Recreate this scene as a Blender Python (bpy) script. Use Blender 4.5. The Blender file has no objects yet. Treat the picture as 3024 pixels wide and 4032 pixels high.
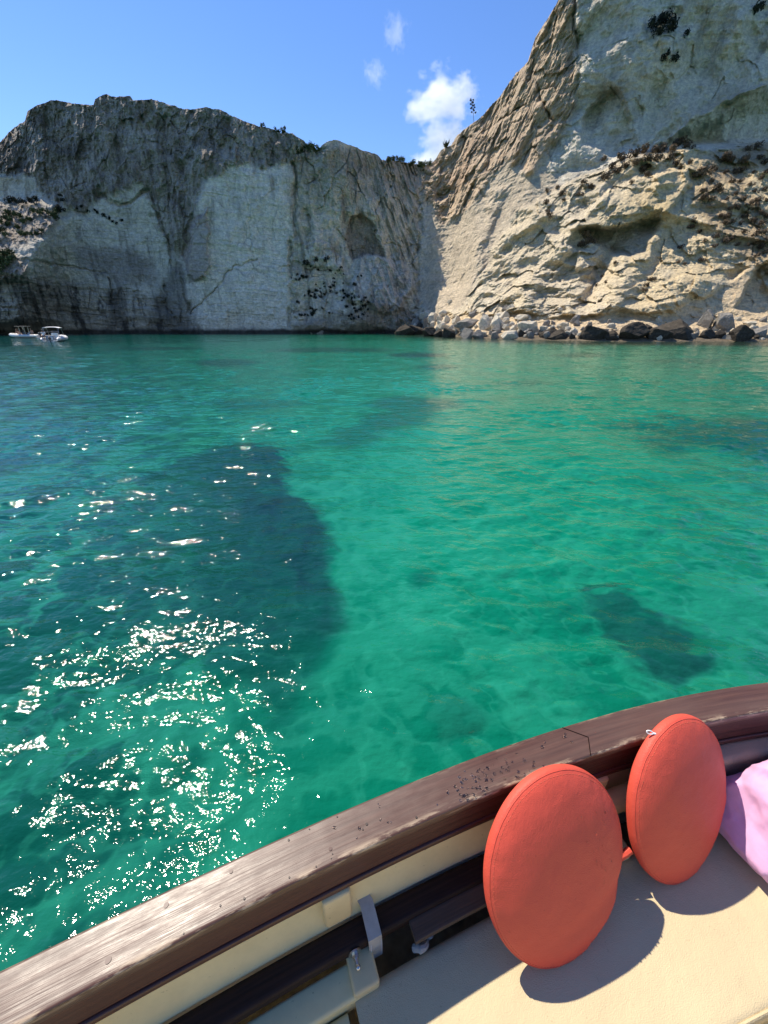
import bpy, bmesh, math, random
import numpy as np
from mathutils import Vector, Matrix

S = bpy.context.scene
COL = S.collection
R = math.radians
rng = np.random.default_rng(7)
random.seed(7)

# ------------------------------------------------------------------ camera, sky, sun, exposure
F, CX, CY, PITCH, CAMH = 1515.0, 1512.0, 2016.0, R(26.06), 2.2
cam_d = bpy.data.cameras.new('camera'); cam = bpy.data.objects.new('camera', cam_d); COL.objects.link(cam)
cam_d.sensor_fit = 'VERTICAL'; cam_d.sensor_height = 34.6; cam_d.lens = 34.6 * F / 4032
cam_d.clip_start = 0.02; cam_d.clip_end = 20000
cam.location = (0, 0, CAMH); cam.rotation_euler = (R(90) - PITCH, 0, 0)
S.camera = cam

SUN_EL, SUN_AZ = R(55.5), R(-47)          # azimuth from +Y, negative = to the left
W = bpy.data.worlds.new('World'); S.world = W; W.use_nodes = True
wn = W.node_tree.nodes; wl = W.node_tree.links
bg = wn['Background']
sky = wn.new('ShaderNodeTexSky'); sky.sky_type = 'NISHITA'; sky.sun_disc = False
sky.sun_elevation = SUN_EL; sky.sun_rotation = SUN_AZ
sky.air_density = 1.0; sky.dust_density = 0.03; sky.ozone_density = 3.0; sky.altitude = 0
hs = wn.new('ShaderNodeHueSaturation'); hs.inputs['Saturation'].default_value = 1.2; hs.inputs['Hue'].default_value = 0.511
wl.new(sky.outputs[0], hs.inputs['Color']); wl.new(hs.outputs[0], bg.inputs['Color'])
bg.inputs['Strength'].default_value = 0.12
sun_d = bpy.data.lights.new('sun', 'SUN'); sun = bpy.data.objects.new('sun', sun_d); COL.objects.link(sun)
sun_d.energy = 4.4; sun_d.angle = R(0.53); sun_d.color = (1.0, 0.91, 0.77)
sdir = Vector((math.sin(SUN_AZ) * math.cos(SUN_EL), math.cos(SUN_AZ) * math.cos(SUN_EL), math.sin(SUN_EL)))
sun.rotation_euler = sdir.to_track_quat('Z', 'Y').to_euler()
S.view_settings.view_transform = 'Standard'; S.view_settings.look = 'None'
S.view_settings.exposure = 0.66; S.view_settings.gamma = 1
S.render.engine = 'CYCLES'
S.cycles.use_denoising = True; S.cycles.use_adaptive_sampling = False
S.cycles.max_bounces = 8; S.cycles.volume_bounces = 8
S.cycles.transparent_max_bounces = 12

# ------------------------------------------------------------------ helpers
def ray(px, py):
    """Direction (unnormalised) through a photo pixel, in world axes."""
    x = (np.asarray(px, float) - CX) / F; yd = (np.asarray(py, float) - CY) / F
    return x, math.cos(PITCH) - math.sin(PITCH) * yd, -math.sin(PITCH) - math.cos(PITCH) * yd

def on_z(px, py, z):
    a, b, c = ray(px, py); t = (z - CAMH) / c
    return Vector((float(a * t), float(b * t), z))

_T = [np.random.default_rng(100 + i).random((64, 64, 64)).astype(np.float32) for i in range(3)]
def vnoise(p, seed=0):
    T = _T[seed % 3]
    p = p + np.array([seed * 7.31, seed * 3.77, seed * 5.13], np.float32)
    f = np.floor(p); i = f.astype(np.int32); w = (p - f).astype(np.float32)
    w = w * w * w * (w * (w * 6 - 15) + 10)
    i0 = i & 63; i1 = (i + 1) & 63
    x0, y0, z0 = i0[..., 0], i0[..., 1], i0[..., 2]; x1, y1, z1 = i1[..., 0], i1[..., 1], i1[..., 2]
    wx, wy, wz = w[..., 0], w[..., 1], w[..., 2]
    a = T[x0, y0, z0] * (1 - wx) + T[x1, y0, z0] * wx
    b = T[x0, y1, z0] * (1 - wx) + T[x1, y1, z0] * wx
    c = T[x0, y0, z1] * (1 - wx) + T[x1, y0, z1] * wx
    d = T[x0, y1, z1] * (1 - wx) + T[x1, y1, z1] * wx
    return ((a * (1 - wy) + b * wy) * (1 - wz) + (c * (1 - wy) + d * wy) * wz) * 2 - 1

_ROT = np.array(Matrix.Rotation(0.7, 3, Vector((0.3, 0.8, 0.52)).normalized()), np.float32)
def fbm(p, octv=4, gain=0.5, seed=0, ridged=False):
    s = np.zeros(p.shape[:-1], np.float32); a = 1.0; tot = 0
    for k in range(octv):
        n = vnoise(p, seed + k)
        if ridged: n = 1 - 2 * np.abs(n)
        s += a * n; tot += a; a *= gain
        p = (p @ _ROT) * 2.03
    return s / tot

def cells(p, seed=0):
    """Cellular noise: distance gap between nearest two cells, id hash and offset from the nearest centre."""
    r = np.random.default_rng(500 + seed); J = r.random((32, 32, 32, 3)).astype(np.float32); H = r.random((32, 32, 32, 4)).astype(np.float32)
    base = np.floor(p - 0.5).astype(np.int32)
    d1 = np.full(p.shape[:-1], 9, np.float32); d2 = d1.copy()
    off = np.zeros_like(p); hid = np.zeros(p.shape[:-1] + (4,), np.float32)
    for dx in (0, 1):
        for dy in (0, 1):
            for dz in (0, 1):
                c = base + np.array([dx, dy, dz]); m = c & 31
                ctr = c + 0.5 + (J[m[..., 0], m[..., 1], m[..., 2]] - 0.5) * 0.8
                v = p - ctr; d = np.sqrt((v * v).sum(-1))
                near = d < d1
                d2 = np.where(near, d1, np.minimum(d2, d))
                off = np.where(near[..., None], v, off)
                hid = np.where(near[..., None], H[m[..., 0], m[..., 1], m[..., 2]], hid)
                d1 = np.where(near, d, d1)
    return d2 - d1, hid, off

def sstep(a, b, x):
    t = np.clip((x - a) / (b - a), 0, 1); return t * t * (3 - 2 * t)

def seg_dist(X, Y, pts, closed=False):
    d = np.full(X.shape, 1e9, np.float32); n = len(pts)
    for i in range(n if closed else n - 1):
        ax, ay = pts[i]; bx, by = pts[(i + 1) % n]
        vx, vy = bx - ax, by - ay; L = vx * vx + vy * vy + 1e-9
        t = np.clip(((X - ax) * vx + (Y - ay) * vy) / L, 0, 1)
        d = np.minimum(d, np.hypot(X - ax - t * vx, Y - ay - t * vy))
    return d

def inside(X, Y, pts):
    c = np.zeros(X.shape, bool); n = len(pts)
    for i in range(n):
        ax, ay = pts[i]; bx, by = pts[(i + 1) % n]
        if ay == by: continue
        c ^= ((ay > Y) != (by > Y)) & (X < (bx - ax) * (Y - ay) / (by - ay) + ax)
    return c

def region(X, Y, pts, soft):
    d = seg_dist(X, Y, pts, True)
    return sstep(-soft, soft, np.where(inside(X, Y, pts), d, -d)).astype(np.float32)

def line(X, Y, pts, w):
    return np.exp(-(seg_dist(X, Y, pts) / w) ** 2)

def link(o, parent=None, label=None, cat=None, group=None, kind=None):
    COL.objects.link(o)
    if parent is not None: o.parent = parent
    tag(o, label, cat, group, kind); return o

def tag(o, label=None, cat=None, group=None, kind=None):
    if label: o['label'] = label
    if cat: o['category'] = cat
    if group: o['group'] = group
    if kind: o['kind'] = kind
    return o

def empty(name, loc, label=None, cat=None, group=None, rz=0.0):
    o = bpy.data.objects.new(name, None); o.empty_display_size = 0.2
    o.location = loc; o.rotation_euler = (0, 0, rz)
    return link(o, None, label, cat, group)

def mesh_np(name, V, faces, mat, smooth=True, parent=None, origin=None, uv=None, **kw):
    """faces: (n,4) or (n,3) int array."""
    V = np.asarray(V, np.float32)
    if origin is not None: V = V - np.asarray(origin, np.float32)
    faces = np.asarray(faces, np.int32); k = faces.shape[1]
    me = bpy.data.meshes.new(name)
    me.vertices.add(len(V)); me.vertices.foreach_set('co', V.ravel())
    me.loops.add(faces.size); me.loops.foreach_set('vertex_index', faces.ravel())
    me.polygons.add(len(faces)); me.polygons.foreach_set('loop_start', np.arange(0, faces.size, k, dtype=np.int32))
    me.polygons.foreach_set('use_smooth', np.full(len(faces), smooth, bool))
    me.update(calc_edges=True); me.validate()
    if mat: me.materials.append(mat)
    if uv is not None:
        l = me.uv_layers.new(name='UVMap'); idx = np.empty(len(me.loops), np.int32); me.loops.foreach_get('vertex_index', idx)
        l.data.foreach_set('uv', np.asarray(uv, np.float32)[idx].ravel())
    o = bpy.data.objects.new(name, me)
    return link(o, parent, **kw)

def grid_faces(nr, nc, wrap=False):
    i = np.arange(nr - 1)[:, None]; j = np.arange(nc if wrap else nc - 1)[None]
    a = i * nc + j; b = i * nc + (j + 1) % nc
    return np.stack([a, b, b + nc, a + nc], -1).reshape(-1, 4)

class BM:
    """Collects shapes and links them as one mesh object."""
    def __init__(s): s.b = bmesh.new()
    def box(s, c, size, rot=None, bev=0.0, seg=2):
        r = bmesh.ops.create_cube(s.b, size=1.0)['verts']
        M = Matrix.Translation(Vector(c)) @ (rot.to_4x4() if rot else Matrix.Identity(4)) @ Matrix.Diagonal((*size, 1))
        bmesh.ops.transform(s.b, matrix=M, verts=r)
        if bev:
            e = list({e for v in r for e in v.link_edges})
            bmesh.ops.bevel(s.b, geom=e, offset=bev, segments=seg, affect='EDGES', profile=0.5)
        return s
    def tube(s, pts, rad, n=10, cap=True):
        pts = [Vector(p) for p in pts]; N = len(pts)
        rads = rad if isinstance(rad, (list, tuple)) else [rad] * N
        rings = []; ref = None
        for i, p in enumerate(pts):
            d = (pts[min(i + 1, N - 1)] - pts[max(i - 1, 0)]).normalized()
            if ref is None: ref = d.orthogonal().normalized()
            ref = (ref - d * ref.dot(d)).normalized(); q = d.cross(ref)
            rings.append([s.b.verts.new(p + (ref * math.cos(a) + q * math.sin(a)) * rads[i]) for a in (2 * math.pi * k / n for k in range(n))])
        for A, B in zip(rings, rings[1:]):
            for k in range(n): s.b.faces.new((A[k], A[(k + 1) % n], B[(k + 1) % n], B[k]))
        if cap:
            s.b.faces.new(rings[0][::-1]); s.b.faces.new(rings[-1])
        return s
    def poly(s, pts): s.b.faces.new([s.b.verts.new(p) for p in pts]); return s
    def ball(s, c, size, sub=2, rot=None):
        r = bmesh.ops.create_icosphere(s.b, subdivisions=sub, radius=1.0)['verts']
        M = Matrix.Translation(Vector(c)) @ (rot.to_4x4() if rot else Matrix.Identity(4)) @ Matrix.Diagonal((*size, 1))
        bmesh.ops.transform(s.b, matrix=M, verts=r); return s
    def build(s, name, mat, parent=None, smooth=True, local=True, **kw):
        bmesh.ops.recalc_face_normals(s.b, faces=s.b.faces)
        if parent is not None and not local:
            r = parent
            while r.parent: r = r.parent
            bmesh.ops.translate(s.b, vec=-Vector(r.location), verts=s.b.verts)
        me = bpy.data.meshes.new(name); s.b.to_mesh(me); s.b.free()
        me.polygons.foreach_set('use_smooth', [smooth] * len(me.polygons))
        if smooth:
            try: me.set_sharp_from_angle(angle=R(40))
            except Exception: pass
        if mat: me.materials.append(mat)
        return link(bpy.data.objects.new(name, me), parent, **kw)

# ------------------------------------------------------------------ materials
def nmat(name):
    m = bpy.data.materials.new(name); m.use_nodes = True
    nt = m.node_tree; return m, nt.nodes, nt.links, nt.nodes['Principled BSDF']

def noise(n, l, vec, scale, detail=4, rough=0.55, mapping=None):
    t = n.new('ShaderNodeTexNoise'); t.inputs['Scale'].default_value = scale; t.inputs['Detail'].default_value = detail
    t.inputs['Roughness'].default_value = rough
    if mapping:
        mp = n.new('ShaderNodeMapping'); mp.inputs['Scale'].default_value = mapping; l.new(vec, mp.inputs[0]); vec = mp.outputs[0]
    l.new(vec, t.inputs['Vector']); return t.outputs['Fac']

def ramp(n, l, fac, stops):
    r = n.new('ShaderNodeValToRGB'); e = r.color_ramp.elements
    while len(e) < len(stops): e.new(0.5)
    for k, (p, c) in zip(e, stops): k.position = p; k.color = (*c, 1) if len(c) == 3 else c
    l.new(fac, r.inputs[0]); return r.outputs[0]

def mix(n, l, fac, a, b, mode='MIX'):
    m = n.new('ShaderNodeMix'); m.data_type = 'RGBA'; m.blend_type = mode
    for sock, v in ((m.inputs[0], fac), (m.inputs[6], a), (m.inputs[7], b)):
        if hasattr(v, 'is_output'): l.new(v, sock)
        else: sock.default_value = v if not isinstance(v, tuple) or len(v) == 4 else (*v, 1)
    return m.outputs[2]

def bump(n, l, b, h, dist, strength=1.0, prev=None):
    k = n.new('ShaderNodeBump'); k.inputs['Distance'].default_value = dist; k.inputs['Strength'].default_value = strength
    l.new(h, k.inputs['Height'])
    if prev is not None: l.new(prev, k.inputs['Normal'])
    l.new(k.outputs[0], b.inputs['Normal']); return k.outputs[0]

def simple(name, col, rough=0.6, var=0.12, scale=20, bscale=60, bdist=0.0, metal=0.0, spec=0.5, coords='Object'):
    m, n, l, b = nmat(name)
    tc = n.new('ShaderNodeTexCoord').outputs[coords]
    f = noise(n, l, tc, scale)
    c0 = tuple(max(0, x * (1 - var)) for x in col); c1 = tuple(min(1, x * (1 + var)) for x in col)
    l.new(ramp(n, l, f, [(0.3, c0), (0.7, c1)]), b.inputs['Base Color'])
    b.inputs['Roughness'].default_value = rough; b.inputs['Metallic'].default_value = metal
    b.inputs['Specular IOR Level'].default_value = spec
    if bdist: bump(n, l, b, noise(n, l, tc, bscale, 6), bdist)
    return m

# rock: colour of each rock type comes from the mesh's own attribute
def rock_attr_mat():
    m, n, l, b = nmat('cliff_rock')
    geo = n.new('ShaderNodeNewGeometry').outputs['Position']
    at = n.new('ShaderNodeAttribute'); at.attribute_name = 'rock'
    f1 = noise(n, l, geo, 1.5, 8, 0.74); f2 = noise(n, l, geo, 1.1, 6, 0.7, (1, 1, 5))
    v1 = ramp(n, l, f1, [(0.28, (0.66, 0.65, 0.635)), (0.72, (1.46, 1.44, 1.40))])
    v2 = ramp(n, l, f2, [(0.3, (0.8, 0.79, 0.79)), (0.7, (1.15, 1.15, 1.14))])
    c = mix(n, l, 1.0, at.outputs['Color'], v1, 'MULTIPLY'); c = mix(n, l, 1.0, c, v2, 'MULTIPLY')
    l.new(c, b.inputs['Base Color']); b.inputs['Roughness'].default_value = 0.95; b.inputs['Specular IOR Level'].default_value = 0.15
    h = noise(n, l, geo, 2.2, 8, 0.7)
    bump(n, l, b, h, 0.75, 1.0)
    return m
M_CLIFF = rock_attr_mat()

def boulder_mat(name, col, var=0.35):
    m, n, l, b = nmat(name)
    tc = n.new('ShaderNodeTexCoord').outputs['Object']
    f = noise(n, l, tc, 2.2, 6, 0.7); f2 = noise(n, l, tc, 9, 5, 0.7)
    c = ramp(n, l, f, [(0.3, tuple(x * (1 - var) for x in col)), (0.7, tuple(x * (1 + var * 0.6) for x in col))])
    l.new(mix(n, l, 1.0, c, ramp(n, l, f2, [(0.3, (0.75,) * 3), (0.7, (1.15,) * 3)]), 'MULTIPLY'), b.inputs['Base Color'])
    b.inputs['Roughness'].default_value = 0.9; b.inputs['Specular IOR Level'].default_value = 0.1
    bump(n, l, b, f2, 0.15)
    return m
M_PALE = boulder_mat('pale_limestone', (0.64, 0.57, 0.44)); M_DARK = boulder_mat('dark_wet_rock', (0.075, 0.064, 0.050), 0.5)
M_GREY = boulder_mat('grey_limestone', (0.30, 0.275, 0.235))

def leaf_mat(name, col):
    m, n, l, b = nmat(name)
    oi = n.new('ShaderNodeObjectInfo'); gi = n.new('ShaderNodeNewGeometry')
    f = n.new('ShaderNodeMath'); f.operation = 'ADD'
    l.new(gi.outputs['Random Per Island'], f.inputs[0]); l.new(oi.outputs['Random'], f.inputs[1])
    h = n.new('ShaderNodeMath'); h.operation = 'MULTIPLY'; h.inputs[1].default_value = 0.5; l.new(f.outputs[0], h.inputs[0])
    l.new(ramp(n, l, h.outputs[0], [(0.1, tuple(x * 0.55 for x in col)), (0.9, tuple(x * 1.6 for x in col))]), b.inputs['Base Color'])
    b.inputs['Roughness'].default_value = 0.8; b.inputs['Specular IOR Level'].default_value = 0.2
    return m
M_DRYLEAF = leaf_mat('dry_brown_foliage', (0.11, 0.078, 0.048)); M_GREEN = leaf_mat('olive_foliage', (0.055, 0.07, 0.026))
M_DKLEAF = leaf_mat('dark_foliage', (0.018, 0.022, 0.013))
M_BARK = simple('bark', (0.09, 0.06, 0.04), 0.9, 0.3)

def wood(name, c0, c1, rough, worn=None, scale=(2.2, 150), spec=0.5, patch=0.5):
    m, n, l, b = nmat(name)
    uv = n.new('ShaderNodeUVMap').outputs[0]
    g = noise(n, l, uv, 1.0, 6, 0.6, (scale[0], scale[1], 1)); g2 = noise(n, l, uv, 1.0, 3, 0.5, (1.3, 9, 1)); g3 = noise(n, l, uv, 1.0, 6, 0.7, (14, 60, 1))
    c = ramp(n, l, g, [(0.3, c0), (0.7, c1)])
    if worn:
        c = mix(n, l, ramp(n, l, g2, [(0.35, (0,) * 3), (0.75, (patch,) * 3)]), c, worn)
        ea = n.new('ShaderNodeAttribute'); ea.attribute_name = 'edge'; g4 = noise(n, l, uv, 1.0, 5, 0.7, (9, 50, 1))
        pt = n.new('ShaderNodeMath'); pt.operation = 'MULTIPLY'; l.new(ea.outputs['Fac'], pt.inputs[0])
        l.new(ramp(n, l, g4, [(0.5, (0,) * 3), (0.6, (1,) * 3)]), pt.inputs[1])
        c = mix(n, l, pt.outputs[0], c, (0.50, 0.38, 0.25))
    l.new(c, b.inputs['Base Color'])
    l.new(ramp(n, l, g3, [(0.3, (rough * 0.8,) * 3), (0.7, (min(1, rough * 1.3),) * 3)]), b.inputs['Roughness'])
    b.inputs['Specular IOR Level'].default_value = spec
    bump(n, l, b, g, 0.0009, 1.0)
    return m
M_RAIL = wood('weathered_mahogany', (0.052, 0.020, 0.011), (0.105, 0.046, 0.028), 0.38, (0.15, 0.105, 0.08), spec=0.55, scale=(3.0, 95))
M_FASCIA = wood('varnished_mahogany', (0.040, 0.012, 0.008), (0.095, 0.032, 0.022), 0.42)
M_SPAR = wood('dark_spar_wood', (0.010, 0.005, 0.004), (0.034, 0.016, 0.011), 0.6, spec=0.25)
M_BLADE = wood('worn_oar_wood', (0.03, 0.018, 0.013), (0.09, 0.055, 0.035), 0.6, (0.25, 0.18, 0.11))

def paint(name, col, rough=0.45, dirt=0.5):
    m, n, l, b = nmat(name)
    tc = n.new('ShaderNodeTexCoord').outputs['Object']
    f = noise(n, l, tc, 7, 6, 0.65); s = noise(n, l, tc, 85, 3, 0.6)
    c = ramp(n, l, f, [(0.3, tuple(x * 0.82 for x in col)), (0.65, col)])
    c = mix(n, l, ramp(n, l, s, [(0.68, (0,) * 3), (0.74, (dirt,) * 3)]), c, (0.09, 0.06, 0.035))
    l.new(c, b.inputs['Base Color']); b.inputs['Roughness'].default_value = rough
    b.inputs['Specular IOR Level'].default_value = 0.2; bump(n, l, b, f, 0.002)
    return m
M_CREAM = paint('cream_gelcoat', (0.72, 0.58, 0.32)); M_CREAM2 = paint('grey_cream_gelcoat', (0.66, 0.54, 0.29), dirt=0.9)
M_LINER = paint('cream_liner', (0.80, 0.66, 0.35), 0.6, 0.4)
M_HULL = paint('white_hull_paint', (0.72, 0.70, 0.64), 0.35, 0.2)

def vinyl(name, col, rough, var, grain, dist):
    m, n, l, b = nmat(name)
    tc = n.new('ShaderNodeTexCoord').outputs['Object']
    f = noise(n, l, tc, 5, 4); v = n.new('ShaderNodeTexVoronoi'); v.inputs['Scale'].default_value = grain; l.new(tc, v.inputs['Vector'])
    sp = noise(n, l, tc, 110, 2)
    c = ramp(n, l, f, [(0.3, tuple(x * (1 - var) for x in col)), (0.7, col)])
    c = mix(n, l, ramp(n, l, sp, [(0.70, (0,) * 3), (0.74, (0.4,) * 3)]), c, tuple(x * 0.6 for x in col))
    l.new(c, b.inputs['Base Color']); b.inputs['Roughness'].default_value = rough; b.inputs['Specular IOR Level'].default_value = 0.25
    nrm = bump(n, l, b, v.outputs['Distance'], dist, 1.0)
    bump(n, l, b, noise(n, l, tc, 14, 3), 0.004, 1.0, nrm)
    return m
M_PAD = vinyl('cream_vinyl', (0.58, 0.475, 0.285), 0.55, 0.07, 420, 0.0007)
M_CORAL = vinyl('coral_leatherette', (0.68, 0.092, 0.056), 0.52, 0.1, 330, 0.0005)
M_THREAD = simple('coral_thread', (0.62, 0.13, 0.07), 0.8)
M_LILAC = simple('lilac_cotton', (0.66, 0.38, 0.58), 0.85, 0.08, 30, 400, 0.0006)
M_STRAP = simple('grey_webbing', (0.42, 0.40, 0.36), 0.8, 0.1, 60, 500, 0.001)
M_STEEL = simple('stainless_steel', (0.6, 0.58, 0.54), 0.3, 0.1, metal=1.0)
M_WHITE = simple('white_plastic', (0.8, 0.8, 0.78), 0.4, 0.04)
M_BLACK = simple('dirty_bilge', (0.34, 0.29, 0.20), 0.9, 0.4); M_TAR = simple('black_peg', (0.012, 0.011, 0.010), 0.8)
M_PLUG = simple('wood_plug', (0.03, 0.014, 0.01), 0.5, 0.3)

# ------------------------------------------------------------------ cliff: a wall of rock round the bay
SKY = [(-900, 700), (-500, 640), (-200, 600), (0, 558), (50, 508), (98, 478), (108, 440), (150, 412), (200, 395), (245, 398), (290, 408), (330, 412), (368, 412), (374, 388), (410, 374), (455, 380), (512, 377), (522, 394), (600, 394),
       (640, 400), (665, 410), (720, 430), (820, 424), (870, 436), (930, 462), (960, 476), (1000, 490), (1060, 506), (1110, 528), (1150, 524), (1190, 550), (1222, 580), (1250, 592), (1272, 568), (1300, 554), (1330, 551), (1360, 562), (1400, 582), (1450, 598), (1486, 606), (1502, 628),
       (1560, 634), (1610, 642), (1650, 655), (1690, 650), (1715, 630), (1735, 598), (1752, 580), (1775, 572), (1800, 532), (1830, 508), (1870, 480), (1905, 452), (1930, 420), (1965, 382), (2000, 335), (2030, 290), (2052, 270), (2085, 238), (2092, 205), (2108, 150), (2140, 100), (2170, 52), (2190, 18),
       (2205, -10), (2260, -110), (2400, -260), (2700, -420), (3100, -520), (3900, -620)]
KEYS = {  # x: water level, then five levels up to the skyline, each (row, distance)
 -900: [(1313, 107), (1200, 108), (1000, 109), (850, 110), (760, 112), 117],
 0:    [(1313, 107), (1200, 107.5), (1000, 109), (850, 110), (700, 112), 117],
 250:  [(1313, 107), (1180, 107), (1000, 107.5), (850, 109.5), (650, 112), 116],
 650:  [(1313, 108), (1200, 108.5), (1000, 110.5), (800, 111), (620, 112.5), 115.5],
 800:  [(1312, 106), (1200, 106.5), (1000, 108), (800, 109.5), (650, 111), 115],
 1100: [(1312, 107), (1200, 108), (1000, 110), (800, 111), (680, 112.5), 115],
 1300: [(1312, 108), (1220, 109.5), (1050, 112), (900, 114), (750, 114), 114.5],
 1500: [(1312, 110), (1220, 111.5), (1050, 116), (900, 119), (780, 121), 124],
 1650: [(1314, 106), (1220, 113), (1050, 121), (900, 126), (780, 130), 136],
 1750: [(1322, 85), (1240, 99), (1100, 113), (930, 122), (780, 129), 138],
 1900: [(1333, 70), (1230, 84), (1080, 97), (880, 109), (700, 118), 131],
 2100: [(1338, 64), (1240, 76), (1060, 90), (850, 98), (650, 106), 119],
 2300: [(1343, 60), (1250, 71), (1050, 84), (720, 97), (670, 102), 113],
 2500: [(1345, 58), (1250, 68), (1050, 80), (622, 94), (592, 101), 106],
 2750: [(1345, 58), (1260, 67), (1000, 79), (585, 94), (560, 102), 104],
 3024: [(1347, 57), (1250, 66), (950, 78), (575, 94), (552, 102), 102],
 3900: [(1347, 57), (1250, 65), (950, 77), (560, 92), (530, 100), 99]}
xs = np.concatenate([np.linspace(-900, -8, 110), np.linspace(0, 3024, 1500), np.linspace(3034, 3900, 80)])
NR = 680
kx = np.array(sorted(KEYS))
def smooth_interp(x, xp, fp):
    i = np.clip(np.searchsorted(xp, x) - 1, 0, len(xp) - 2); t = np.clip((x - xp[i]) / (xp[i + 1] - xp[i]), 0, 1)
    t = 0.5 * t + 0.5 * t * t * (3 - 2 * t); fp = np.asarray(fp, float)
    return fp[i] * (1 - t) + fp[i + 1] * t
sx = np.array([p[0] for p in SKY], float); sy = np.array([p[1] for p in SKY], float)
xp3 = np.stack([xs / 40, 0 * xs, 0 * xs], -1).astype(np.float32)
ysky = np.interp(xs, sx, sy) + 9 * fbm(xp3, 5, 0.65, 3) - 5 * np.maximum(0, fbm(xp3 * 3, 4, 0.6, 8))
LY = [smooth_interp(xs, kx, [KEYS[k][i][0] for k in kx]) for i in range(5)] + [ysky]
LD = [smooth_interp(xs, kx, [KEYS[k][i][0 + 1] for k in kx]) for i in range(5)] + [smooth_interp(xs, kx, [KEYS[k][5] for k in kx])]
for i in range(4, 0, -1): LY[i] = np.maximum(LY[i], LY[i + 1] + 6)
v = np.linspace(0, 1, NR)[:, None]
PY = (ysky[None] * (1 - v) + LY[0][None] * v)
PX = np.broadcast_to(xs[None], PY.shape).copy()
D = np.zeros_like(PY)
for j in range(len(xs)):
    D[:, j] = np.interp(PY[:, j], [LY[i][j] for i in range(5, -1, -1)], [LD[i][j] for i in range(5, -1, -1)])
for _ in range(14):                                    # soften the kinks between levels
    D[1:-1] = 0.25 * D[:-2] + 0.5 * D[1:-1] + 0.25 * D[2:]
def world_of(PX, PY, D):
    a, b, c = ray(PX, PY); t = D / b
    return np.stack([a * t, D, CAMH + c * t], -1)
P0 = world_of(PX, PY, D).astype(np.float32)
# warped photo coordinates so that borders between rock types wander
w1 = fbm(P0 / 6, 4, 0.55, 1); w2 = fbm(P0 / 6, 4, 0.55, 11)
w3 = fbm(P0 / 1.6, 4, 0.6, 13)
QX = PX + 30 * w1 + 11 * w3; QY = PY + 26 * w2 + 9 * fbm(P0 / 1.6, 3, 0.6, 16)
# --- rock regions
up_left_ = region(QX, QY, [(-950, 300), (1260, 300), (1255, 600), (1120, 640), (1000, 655), (900, 650), (850, 690), (800, 700), (760, 860), (700, 1010), (640, 960), (590, 800), (540, 730), (430, 760), (330, 830), (190, 790), (130, 700), (0, 690), (-950, 700)], 34)
up_left = sstep(0.12, 0.88, up_left_ + 0.45 * w3 * (1 - np.abs(2 * up_left_ - 1)))
slab = region(QX, QY, [(820, 690), (900, 660), (1120, 650), (1140, 900), (1150, 1290), (800, 1300), (700, 1250), (720, 1080), (690, 1010)], 12)
low_left = region(QX, QY, [(-950, 1050), (0, 1060), (200, 1110), (430, 1130), (640, 1160), (720, 1250), (800, 1330), (-950, 1330)], 26)
spur = region(QX, QY, [(-950, 760), (60, 780), (160, 800), (235, 860), (190, 905), (100, 950), (0, 985), (-950, 1050)], 24)
spur2 = region(QX, QY, [(-950, 960), (40, 990), (110, 1060), (100, 1090), (0, 1115), (-950, 1120)], 14)
centre = region(QX, QY, [(1140, 560), (1650, 600), (1660, 1320), (1140, 1320)], 20)
cave = region(QX, QY, [(1385, 850), (1420, 840), (1470, 890), (1490, 960), (1510, 1010), (1440, 1005), (1380, 1020), (1360, 1000)], 5)
ridge = region(QX, QY, [(1640, 560), (1760, 500), (2080, 150), (2200, -80), (2330, -60), (2280, 200), (2260, 420), (2180, 600), (2090, 680), (1980, 640), (1850, 820), (1740, 900), (1660, 780)], 18)
upper = region(QX, QY, [(2290, -700), (3950, -700), (3950, 560), (3024, 560), (2790, 600), (2700, 560), (2500, 590), (2330, 680), (2190, 740), (2150, 660), (2260, 420)], 14)
slope = region(QX, QY, [(2160, 780), (2230, 730), (2340, 680), (2520, 610), (2720, 560), (2790, 620), (3024, 560), (3950, 540), (3950, 1400), (1600, 1400), (1680, 1280), (1820, 1200), (1900, 1050), (2050, 830)], 10)
veg_slope = region(QX, QY, [(2760, 610), (3024, 560), (3950, 550), (3950, 1050), (3024, 1120), (2900, 1000), (2800, 900), (2740, 800), (2730, 690)], 30)
talus = region(QX, QY, [(1600, 1310), (1690, 1255), (1820, 1230), (2050, 1225), (2290, 1250), (2560, 1235), (2800, 1160), (2960, 1020), (3024, 1180), (3950, 1160), (3950, 1400), (1600, 1400)], 8)
# --- displacement towards the sea, metres
DISP = np.zeros_like(D)
DISP += 1.6 * fbm(P0 / 11, 4, 0.5, 2)
flute = fbm(P0 * np.array([1 / 2.4, 1 / 2.4, 1 / 11], np.float32), 5, 0.55, 4, True)
crag = fbm(P0 / 3.4, 6, 0.58, 5, True)
fine = fbm(P0 / 0.9, 5, 0.6, 6)
dip = P0 @ np.array([[0.05], [0.02], [1.0]], np.float32)[:, 0] + 0.8 * fbm(P0 / 9, 3, 0.5, 9)
strat = fbm(np.stack([P0[..., 0] / 30, P0[..., 1] / 30, dip / 0.8], -1), 5, 0.62, 12)
gap, hid, off = cells(P0 / np.array([3.6, 3.6, 5.0], np.float32) + 0.25 * fbm(P0 / 3, 3, 0.5, 14)[..., None], 1)
gap2, hid2, off2 = cells(P0 / 1.5 + 0.2 * w1[..., None], 2)
facet = (hid[..., 0] - 0.5) * 1.0 + (off * (hid[..., 1:4] - 0.5)).sum(-1) * 2.4
facet2 = (hid2[..., 0] - 0.5) * 0.6 + (off2 * (hid2[..., 1:4] - 0.5)).sum(-1) * 1.4
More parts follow.
